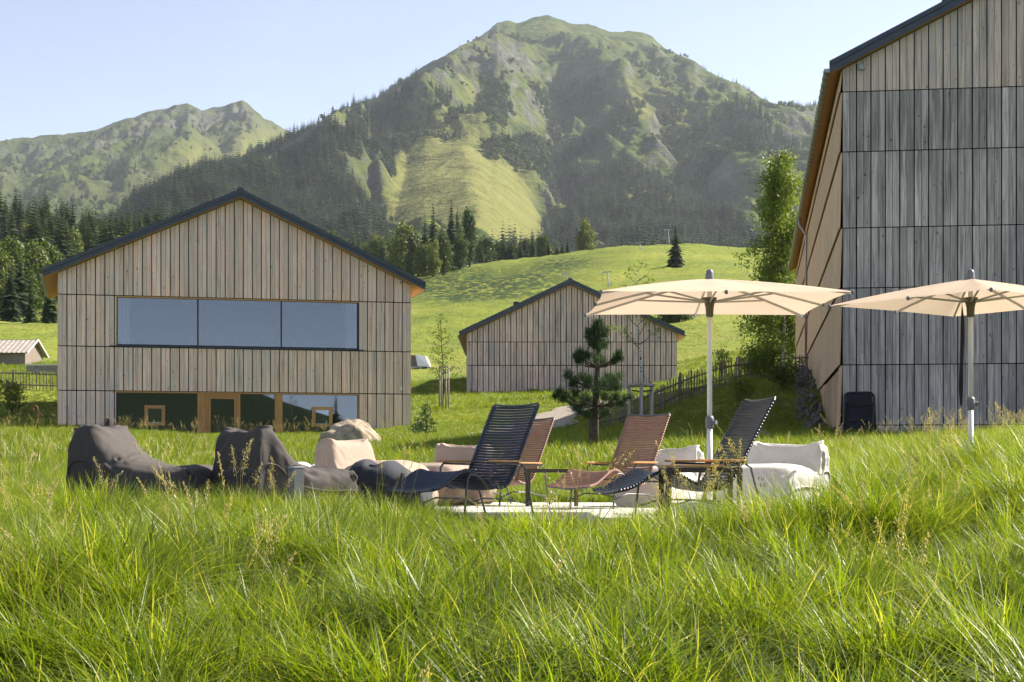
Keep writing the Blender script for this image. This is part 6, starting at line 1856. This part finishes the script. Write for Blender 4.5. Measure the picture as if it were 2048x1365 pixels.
def build_old_barn():
    D = 140; xr = XP(48, D); W = 9.5; dep = 5.6
    zb = (HOR - 742) / FPX * D - 0.5; ze = (HOR - 703) / FPX * D; zr = (HOR - 680.5) / FPX * (D + dep / 2)
    o = empty('old_barn', (xr, D, zb), 0, 'small old weathered barn with corrugated roof at the far left', 'barn')
    ze -= zb; zr -= zb
    m = MB(); x = -W                      # plank front, planks narrower than a pixel
    MB().box(-W, -0.001, 0.03, 0.12, 0, ze).build('front_wall', M['oldwood'], o)
    while x < -0.02:
        m.box(x, x + 0.17, -0.01, 0.028, 0.9, ze - 0.02); x += 0.185
    m.build('planks', M['oldwood'], o, fix=False)['kind'] = 'stuff'
    MB().add([(0, 0.04, 0), (0, dep, 0), (0, dep, ze), (0, dep / 2, zr - 0.12), (0, 0.04, ze)], [(0, 1, 2, 3, 4)]).build('gable_wall', M['oldwood'], o, fix=False)
    m = MB(); y = 0.05
    while y < dep - 0.1:
        zt = ze + (zr - ze) * (1 - abs(y + 0.1 - dep / 2) / (dep / 2)) - 0.16
        m.box(0.004, 0.03, y, y + 0.2, 0, zt); y += 0.22
    m.build('gable_planks', M['oldwood'], o, fix=False)['kind'] = 'stuff'
    for s in (0, 1):
        n = 96; vs, fs = [], []
        y0, z0 = (-0.45, ze - 0.14) if s == 0 else (dep + 0.45, ze - 0.14)
        for i in range(n + 1):
            x = -W - 0.3 + (W + 0.75) * i / n; wv = 0.022 * math.sin(i * 1.6)
            vs += [(x, y0, z0 + wv), (x, dep / 2, zr + wv)]
            if i: fs.append((2 * i - 2, 2 * i, 2 * i + 1, 2 * i - 1))
        q = MB().add(vs, fs).build('roof_sheet', M['tileroof'], o, fix=False); sd = q.modifiers.new('t', 'SOLIDIFY'); sd.thickness = 0.04
    for s in (-1, 1):
        a = (0.42, dep / 2, zr + 0.01); b = (0.42, dep / 2 + s * (dep / 2 + 0.45), ze - 0.13)
        MB().bar(a, b, 0.05, 0.16).build('verge_board', M['offwhite'], o)
    MB().box(-W, -0.05, -0.06, 0.02, -0.3, 0.85).build('plinth', M['offwhite'], o)
    MB().box(-1.5, -0.8, -0.075, -0.062, -0.2, 0.7).build('door', M['frame_dark'], o)
    # the stone lean-to beside it
    D2 = 122; x0, x1 = XP(52, D2), XP(132, D2)
    zt, zb2 = (HOR - 729) / FPX * D2, (HOR - 768) / FPX * D2 - 0.4
    w = empty('stone_shed', (x0, D2, zb2), 0, 'low stone shed with pale coping between the old barn and the house', 'shed')
    hh = zt - zb2
    rng = random.Random(2)
    MB().box(0, x1 - x0, 0.06, 2.4, 0, hh - 0.1).build('wall', M['stonewall'], w)
    y = 0.55; r = 0
    while y < hh - 0.15:
        x = -0.1 * (r % 2); hgt = rng.uniform(0.14, 0.2)
        while x < x1 - x0:
            ww = rng.uniform(0.2, 0.38)
            pr = rng.uniform(0.0, 0.04)
            MB().box(max(x, 0) + 0.01, min(x + ww, x1 - x0) - 0.01, 0.02 - pr, 0.058, y + 0.01, y + hgt - 0.01).build('stone', M['stonewall'], w, fix=False)
            x += ww
        y += hgt; r += 1
    MB().box(-0.05, x1 - x0 + 0.05, -0.1, 2.5, hh - 0.098, hh).build('coping', M['offwhite'], w)
    MB().box(-0.02, x1 - x0 + 0.02, -0.03, 0.055, 0, 0.54).build('plinth', M['offwhite'], w)
build_old_barn()

def build_farmhouse():
    """gable end and sunlit roof of a farmhouse, the rest hidden by the timber house"""
    D = 168; x0, x1 = XP(790, D), XP(858, D)
    zg = min(ground(x0, D), ground(x1, D)) - 0.3
    o = empty('farmhouse', (x0, D, zg), 0, 'small white farmhouse peeping out behind the right corner of the house', 'farmhouse')
    Z = lambda y: (HOR - y) / FPX * D - zg
    X = lambda px: XP(px, D) - x0
    MB().box(X(790), X(852), 0.05, 6, 0, Z(733)).build('wall', M['offwhite'], o)
    MB().add([(X(780), -0.02, Z(733)), (X(838), -0.02, Z(733)), (X(831), -0.02, Z(711)), (X(790), -0.02, Z(711))], [(0, 1, 2, 3)]).build('gable', M['oldwood'], o, fix=False)
    q = MB().add([(X(831), -0.35, Z(710)), (X(851), -0.35, Z(713)), (X(861), -0.9, Z(735)), (X(836), -0.9, Z(734)), (X(831), 5, Z(710) + 0.2), (X(851), 5, Z(713) + 0.2), (X(861), 5, Z(735)), (X(836), 5, Z(734))],
                 [(0, 1, 2, 3), (7, 6, 5, 4), (0, 4, 5, 1), (1, 5, 6, 2), (2, 6, 7, 3), (3, 7, 4, 0)]).build('roof', M['white'], o)
    for a, b in ((824, 829), (833, 839), (843, 850)):
        f = MB().box(X(a), X(b), -0.03, 0.048, Z(748), Z(737)).build('window', M['frame_dark'], o)
        MB().box(X(a) + 0.05, X(b) - 0.05, -0.045, -0.032, Z(748) + 0.06, Z(737) - 0.06).build('pane', M['glass'], f)
    for px in (822, 841, 855): MB().box(X(px), X(px) + 0.13, -0.85, -0.72, 0, Z(735)).build('porch_post', M['white'], o)
    MB().box(X(815), X(860), -0.88, -0.70, Z(746), Z(743)).build('porch_rail', M['white'], o)
build_farmhouse()

def build_white_wall():
    D = 214; p0, p1 = G(1392, D), G(1474, D)
    o = empty('low_wall', tuple(p0), 0, 'low whitewashed wall on the hillside under the parasol rim', 'wall')
    L = p1.x - p0.x
    MB().box(0, L * 0.52, 0, 0.3, -0.4, 0.62).build('wall', M['offwhite'], o)
    MB().box(L * 0.525, L, -0.05, 0.25, -0.2, 0.8).build('wall', M['white'], o)
    for k in range(3): MB().box(L * (0.58 + 0.13 * k), L * (0.6 + 0.13 * k), -0.12, -0.052, -0.2, 0.9).build('post', M['white'], o)
build_white_wall()

def lift_pole(px, D, ytop, lean, label):
    p = G(px, D); h = (HOR - ytop) / FPX * D - p.z
    o = empty('lift_pole', tuple(p), 0, label, 'lift pole', 'ski lift poles on the hill')
    MB().tube([(0, 0, -0.3), (lean * h, 0, h)], [0.17, 0.11], 8).build('mast', M['ltmetal'], o)
    MB().bar((lean * h - 1.0, 0, h), (lean * h + 0.75, 0, h + 0.12), 0.18, 0.18).build('crossarm', M['ltmetal'], o)
    MB().tube([(lean * h - 0.95, 0, h - 0.1), (lean * h - 0.95, 0, h - 0.4)], 0.16, 8).build('sheave', M['ltmetal'], o)
    MB().box(0.35, 0.55, -0.1, 0.1, -0.2, 0.75).build('ladder_stub', M['ltmetal'], o)
lift_pole(1281, 470, 486, -0.10, 'lift pole midway up the sunny slope')
lift_pole(1339, 500, 460, -0.09, 'lift pole standing on the hill crest against the mountain')
lift_pole(1218, 330, 545, -0.12, 'nearest lift pole just right of the middle barn ridge')
lift_pole(1135, 350, 549, -0.05, 'lift pole rising behind the ridge of the middle barn')

def strip(name, pts, width, mat, dz=0.03):
    """a path laid on the ground: pts (px, D)"""
    P3 = [G(a, b) for a, b in pts]; dense = []
    for a, b in zip(P3[:-1], P3[1:]):
        n = max(2, int((b - a).length / 0.8))
        dense += [a.lerp(b, i / n) for i in range(n)]
    dense.append(P3[-1]); vs, fs = [], []; K = 8
    for i, p in enumerate(dense):
        t = dense[min(i + 1, len(dense) - 1)] - dense[max(i - 1, 0)]; t.z = 0; t.normalize(); nrm = Vector((-t.y, t.x, 0))
        w = width * (1 + 0.18 * math.sin(i * 0.9))
        for k in range(K + 1):
            q = p + nrm * w * (k / K - 0.5)
            vs.append((q.x, q.y, ground(q.x, q.y) + dz - 0.05 * (k in (0, K))))
            if i and k: fs.append(((i - 1) * (K + 1) + k - 1, (i - 1) * (K + 1) + k, i * (K + 1) + k, i * (K + 1) + k - 1))
    MB().add(vs, fs).build(name, M[mat], smooth=True, kind='structure')
    return [(p.x, p.y) for p in dense]
PATH1 = strip('gravel_path', [(1000, 60), (1060, 66), (1105, 73), (1150, 82), (1215, 92), (1300, 100)], 3.0, 'gravel', 0.10)
PATH2 = strip('gravel_track', [(345, 34), (385, 40), (415, 46)], 2.0, 'drygravel', 0.06)

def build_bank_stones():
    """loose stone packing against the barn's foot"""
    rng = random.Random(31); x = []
    o = empty('stone_packing', tuple(G(1612, 62)), 0, 'heap of dark stones, shade put into their colour, packed against the foot of the tall barn', 'stones')
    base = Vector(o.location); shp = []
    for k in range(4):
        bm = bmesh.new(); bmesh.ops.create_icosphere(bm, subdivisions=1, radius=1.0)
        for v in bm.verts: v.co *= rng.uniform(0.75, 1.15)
        me = bpy.data.meshes.new('stone'); bm.to_mesh(me); bm.free(); me.materials.append(M['shade_stone']); shp.append(me)
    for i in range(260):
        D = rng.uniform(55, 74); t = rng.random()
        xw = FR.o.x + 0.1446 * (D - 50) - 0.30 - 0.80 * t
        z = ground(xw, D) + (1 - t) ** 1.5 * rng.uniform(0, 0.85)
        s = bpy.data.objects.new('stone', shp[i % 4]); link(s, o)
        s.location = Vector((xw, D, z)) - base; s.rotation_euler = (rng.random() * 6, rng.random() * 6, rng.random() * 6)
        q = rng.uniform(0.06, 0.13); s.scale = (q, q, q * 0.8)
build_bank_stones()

# spruces behind the viewer, seen only mirrored in the ground-floor panes
def mirrored_trees():
    for (x, y, h, k, lab) in ((29.0, -14.0, 7.4, 0, 'spruce across the meadow mirrored in the right ground-floor pane'), (24.0, -42.0, 7.0, 3, 'smaller spruce mirrored beside the casement')):
        plant('spruce_tree', 'spruce', k, 0, 10, h, lab, wide=1.3, base=Vector((x, y, 1.0)))
mirrored_trees()
# ------------------------------------------------------------------ grass
def tuft(rng, nb, r, l0, l1, w, lean, droop, name, mat, seg=4, radial=False):
    a = rng.random(nb) * 6.283; rad = r * np.sqrt(rng.random(nb))
    bx, by = rad * np.cos(a), rad * np.sin(a)
    hd = a + rng.normal(size=nb) * 0.35 if radial else rng.random(nb) * 6.283
    L = l0 + (l1 - l0) * rng.random(nb) ** 1.3
    ln = lean * (0.3 + 1.0 * rng.random(nb)); dr = droop * rng.random(nb) ** 1.5
    dx, dy = np.cos(hd), np.sin(hd)
    tw = hd + 1.57 + rng.normal(size=nb) * 0.5
    sx, sy = np.cos(tw), np.sin(tw)
    W = w * (0.6 + 0.8 * rng.random(nb))
    V = []
    for s in range(seg + 1):
        f = s / seg
        out = L * (ln * f + dr * f * f * 0.8); up = L * (f - 0.42 * dr * f * f - 0.25 * ln * f * f)
        x = bx + dx * out; y = by + dy * out
        ww = W * (1 - f ** 1.8) * 0.5 + 0.0002
        V.append(np.stack([x - sx * ww, y - sy * ww, up], 1)); V.append(np.stack([x + sx * ww, y + sy * ww, up], 1))
    V = np.stack(V, 1)               # nb, 2*(seg+1), 3
    k = 2 * (seg + 1); base = np.arange(nb)[:, None] * k
    Q = np.concatenate([base + np.array([[2 * s, 2 * s + 1, 2 * s + 3, 2 * s + 2]]) for s in range(seg)], 0)
    me = np_mesh(name, V.reshape(-1, 3), Q, None, mat, True)
    add_attr(me, 'hue', np.repeat(rng.random(nb), k))
    add_attr(me, 'tip', np.tile(np.repeat(np.arange(seg + 1) / seg, 2), nb))
    return me
def seed_tuft(rng, n, r, h0, h1, name, mat, plume=0.16, loose=0.02, grains=46):
    V, Q, hue = [], [], []
    nv = 0
    for i in range(n):
        a = rng.random() * 6.283; rd = r * math.sqrt(rng.random()); x, y = rd * math.cos(a), rd * math.sin(a)
        hd = rng.random() * 6.283; L = h0 + (h1 - h0) * rng.random(); ln = 0.08 + 0.22 * rng.random(); nod = 0.10 + 0.25 * rng.random()
        pts = []
        for s in range(7):
            f = s / 6.0; o = L * (ln * f + nod * max(0, f - 0.6) ** 2 * 3)
            pts.append(np.array([x + math.cos(hd) * o, y + math.sin(hd) * o, L * (f - 0.9 * nod * max(0, f - 0.65) ** 2)]))
        for s in range(6):
            for d in (np.array([0.0011, 0, 0]), np.array([0, 0.0011, 0])):
                V += [pts[s] - d, pts[s] + d, pts[s + 1] + d * 0.7, pts[s + 1] - d * 0.7]; Q.append((nv, nv + 1, nv + 2, nv + 3)); nv += 4
        h = rng.random(); hue += [h * 0.6] * (4 * 12)
        pl = plume * (0.7 + 0.6 * rng.random())
        for g in range(grains):
            t = rng.random(); f = 1 - t * pl / L; k = min(int(f * 6), 5); c = pts[k] + (pts[k + 1] - pts[k]) * (f * 6 - k)
            c = c + rng.normal(size=3) * loose * (0.35 + t)
            u = rng.normal(size=3) * 0.0020; u[2] = abs(u[2]) + 0.0048; v = rng.normal(size=3) * 0.0017
            V += [c - u, c + v, c + u, c - v]; Q.append((nv, nv + 1, nv + 2, nv + 3)); nv += 4
            hue += [0.3 + 0.7 * rng.random()] * 4
    me = np_mesh(name, np.array(V), np.array(Q), None, mat, False)
    add_attr(me, 'hue', np.array(hue))
    return me

TERR = [(-5.0, 17.3), (-3.2, 16.7), (-1.3, 16.1), (0.2, 15.3), (1.3, 14.5), (2.2, 14.5), (3.2, 15.1), (4.0, 16.2), (4.1, 22.6), (-5.1, 23.0)]
def in_terrace(x, y, m=0.0): return poly_mask(x, y, TERR, 0.001) > 0.5 if m == 0 else poly_mask(x, y, TERR, m) > 0.02
def near_path(x, y, path, w):
    d = np.full(x.shape, 1e9)
    for a, b in path[::1]: d = np.minimum(d, np.hypot(x - a, y - b))
    return d < w
def inside_building(x, y):
    out = np.zeros(x.shape, bool)
    for F, dep in ((FL, 9.7), (FM, 22.0), (FR, 50.0)):
        rx, ry = x - F.o.x, y - F.o.y
        u = rx * F.d.x + ry * F.d.y; v = -rx * F.d.y + ry * F.d.x
        out |= (u > -0.02) & (u < F.W + 0.02) & (v > -0.06) & (v < dep)
    return out

def field(rng, d0, d1, dens, margin=0.9, xlim=None, power=None):
    """random points in the wedge seen by the camera, even per square metre"""
    wid = lambda D: 0.74 * D / 1.12 + 2 * margin
    n = int(dens * (0.33 * (d1 ** 2 - d0 ** 2) + 2 * margin * (d1 - d0)))
    D = np.sqrt(d0 ** 2 + rng.random(n) * (d1 ** 2 - d0 ** 2))
    X = (rng.random(n) - 0.5) * (0.66 * D + 2 * margin)
    return X, D

def build_grass():
    rng = np.random.default_rng(99)
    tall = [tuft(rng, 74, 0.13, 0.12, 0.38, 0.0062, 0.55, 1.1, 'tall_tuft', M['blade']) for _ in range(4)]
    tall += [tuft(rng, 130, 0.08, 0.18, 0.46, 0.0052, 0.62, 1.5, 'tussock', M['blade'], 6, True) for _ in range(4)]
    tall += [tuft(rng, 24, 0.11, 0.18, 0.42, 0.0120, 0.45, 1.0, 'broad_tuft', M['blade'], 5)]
    seeds = [seed_tuft(rng, 7, 0.14, 0.62, 0.92, 'seed_stems', M['seed'], 0.13, 0.006, 60) for _ in range(2)] + [seed_tuft(rng, 4, 0.12, 0.60, 0.88, 'plume_stems', M['seed'], 0.19, 0.017, 120) for _ in range(2)]
    lawn = [tuft(rng, 60, 0.24, 0.10, 0.30, 0.011, 0.4, 0.8, 'lawn_tuft', M['blade_far'], 3) for _ in range(4)]
    c1 = source_collection('tall_grass_kit', tall); c2 = source_collection('seed_kit', seeds); c3 = source_collection('lawn_kit', lawn)
    def lay(name, X, Y, scale, kit, nk, label, tiltamt=0.12, zoff=-0.01, cat='grass', sxy=None, pick=None):
        keep = ~in_terrace(X, Y) & ~inside_building(X, Y) & ~near_path(X, Y, PATH1, 1.25) & ~near_path(X, Y, PATH2, 0.42)
        X, Y, scale = X[keep], Y[keep], scale[keep]
        Z = ground_np(X, Y) + zoff
        n = len(X); t = rng.normal(size=(n, 2)) * tiltamt
        sc = np.stack([scale if sxy is None else scale * 0 + sxy, scale if sxy is None else scale * 0 + sxy, scale], 1)
        scatter(name, np.stack([X, Y, Z], 1), rng.random(n) * 6.283, sc, rng.integers(0, nk, n), kit, label, cat, t)
    # the deep meadow in front of the terrace
    X, Y = field(rng, 3.6, 17.5, 82, 2.4)
    px = 1024 + FPX * X / Y
    clump = fbm(X / 0.9, Y / 0.9, 3); big = fbm(X / 2.6 + 9, Y / 2.6, 2)
    hgt = 1.0 + 1.15 * clump + 0.5 * big
    # mown shorter just before the paving so that it shows
    gap = 1.15 * np.exp(-((px - 1085) / 235) ** 4) * sstep(11.0, 14.2, Y)
    gap = np.maximum(gap, 0.75 * sstep(11.5, 14.5, Y) * sstep(1320, 1420, px) * (1 - sstep(1630, 1700, px)))
    gap = np.maximum(gap, 0.45 * sstep(12.0, 15.0, Y) * (px < 900))
    hgt = hgt * (1 - 0.52 * gap)
    keep = rng.random(len(X)) < 0.38 + 2.4 * clump
    lay('meadow_grass', X[keep], Y[keep], np.clip(hgt[keep], 0.3, 1.6), c1, 9, 'tall sunlit meadow grass filling the foreground', 0.16)
    X, Y = field(rng, 3.6, 17.0, 1.3, 2.4)
    px = 1024 + FPX * X / Y
    k = (rng.random(len(X)) < sstep(-0.15, 0.3, fbm(X / 1.5 + 4, Y / 1.5, 2))) & ~((np.abs(px - 1085) < 230) & (Y > 12.2))
    lay('meadow_seed_heads', X[k], Y[k], 0.72 + 0.35 * rng.random(k.sum()), c2, 4, 'pale grass seed heads nodding over the foreground meadow', 0.16)
    # the bank rising on the right and the strip round the terrace
    X, Y = field(rng, 17.0, 34.0, 34, 2.6)
    px = 1024 + FPX * X / Y
    right = sstep(1560, 1700, px)
    hgt = (0.72 + 0.50 * right + 0.45 * (px < 420)) * (0.85 + 0.5 * fbm(X / 1.6, Y / 1.6, 3))
    keep = rng.random(len(X)) < 0.72 + 0.4 * right
    lay('bank_grass', X[keep], Y[keep], np.clip(hgt[keep], 0.25, 1.5), c1, 9, 'long grass round the terrace and up the right bank', 0.16)
    X, Y = field(rng, 16.0, 38.0, 0.5)
    px = 1024 + FPX * X / Y
    k = rng.random(len(X)) < 0.06 + 0.94 * sstep(1480, 1680, px) * sstep(14, 17, Y) + 0.45 * (px < 330) * (Y > 22)
    lay('bank_seed_heads', X[k], Y[k], 0.7 + 0.35 * rng.random(k.sum()), c2, 4, 'seed heads on the long grass of the right bank', 0.14)
    # the lawn up to the houses
    X, Y = field(rng, 30.0, 92.0, 8.0, 3.0)
    px = 1024 + FPX * X / Y
    hgt = (0.95 + 0.5 * fbm(X / 3.0, Y / 3.0, 3) + 1.1 * ((px < 360) & (Y < 70)) * rng.random(len(X)) + 0.35) * (1 - 0.5 * sstep(50, 66, Y))
    lay('lawn_grass', X, Y, np.clip(hgt, 0.4, 2.0), c3, 4, 'short sunny grass of the lawn rising to the houses', 0.2)
    X, Y = field(rng, 92.0, 150.0, 1.6, 3)
    lay('hill_grass', X, Y, 1.0 + 0.6 * rng.random(len(X)), c3, 4, 'grass tufts on the slope around the middle barn', 0.2, sxy=1.8)
    X, Y = field(rng, 60.0, 77.0, 0.35)
    px = 1024 + FPX * X / Y
    k = (px < 800)
    lay('lawn_seed_heads', X[k], Y[k], 0.7 + 0.4 * rng.random(k.sum()), c2, 4, 'pale seed stems standing before the house front', 0.12)
build_grass()
# ------------------------------------------------------------------ the air: afternoon haze in the valley
def build_haze():
    mb = MB(); mb.box(-5200, 5200, -1400, 7200, -4.0, 1270.0)
    t = NT('haze_air')
    pv = t.n('ShaderNodeVolumePrincipled')
    pv.inputs['Color'].default_value = (0.79, 0.87, 1.0, 1)
    pv.inputs['Density'].default_value = HAZE
    pv.inputs['Anisotropy'].default_value = 0.25
    t.l(pv.outputs[0], t.out.inputs['Volume'])
    o = mb.build('haze', t.m, label='pale afternoon haze filling the valley', cat='haze', kind='stuff')
HAZE = 0.38e-4
build_haze()
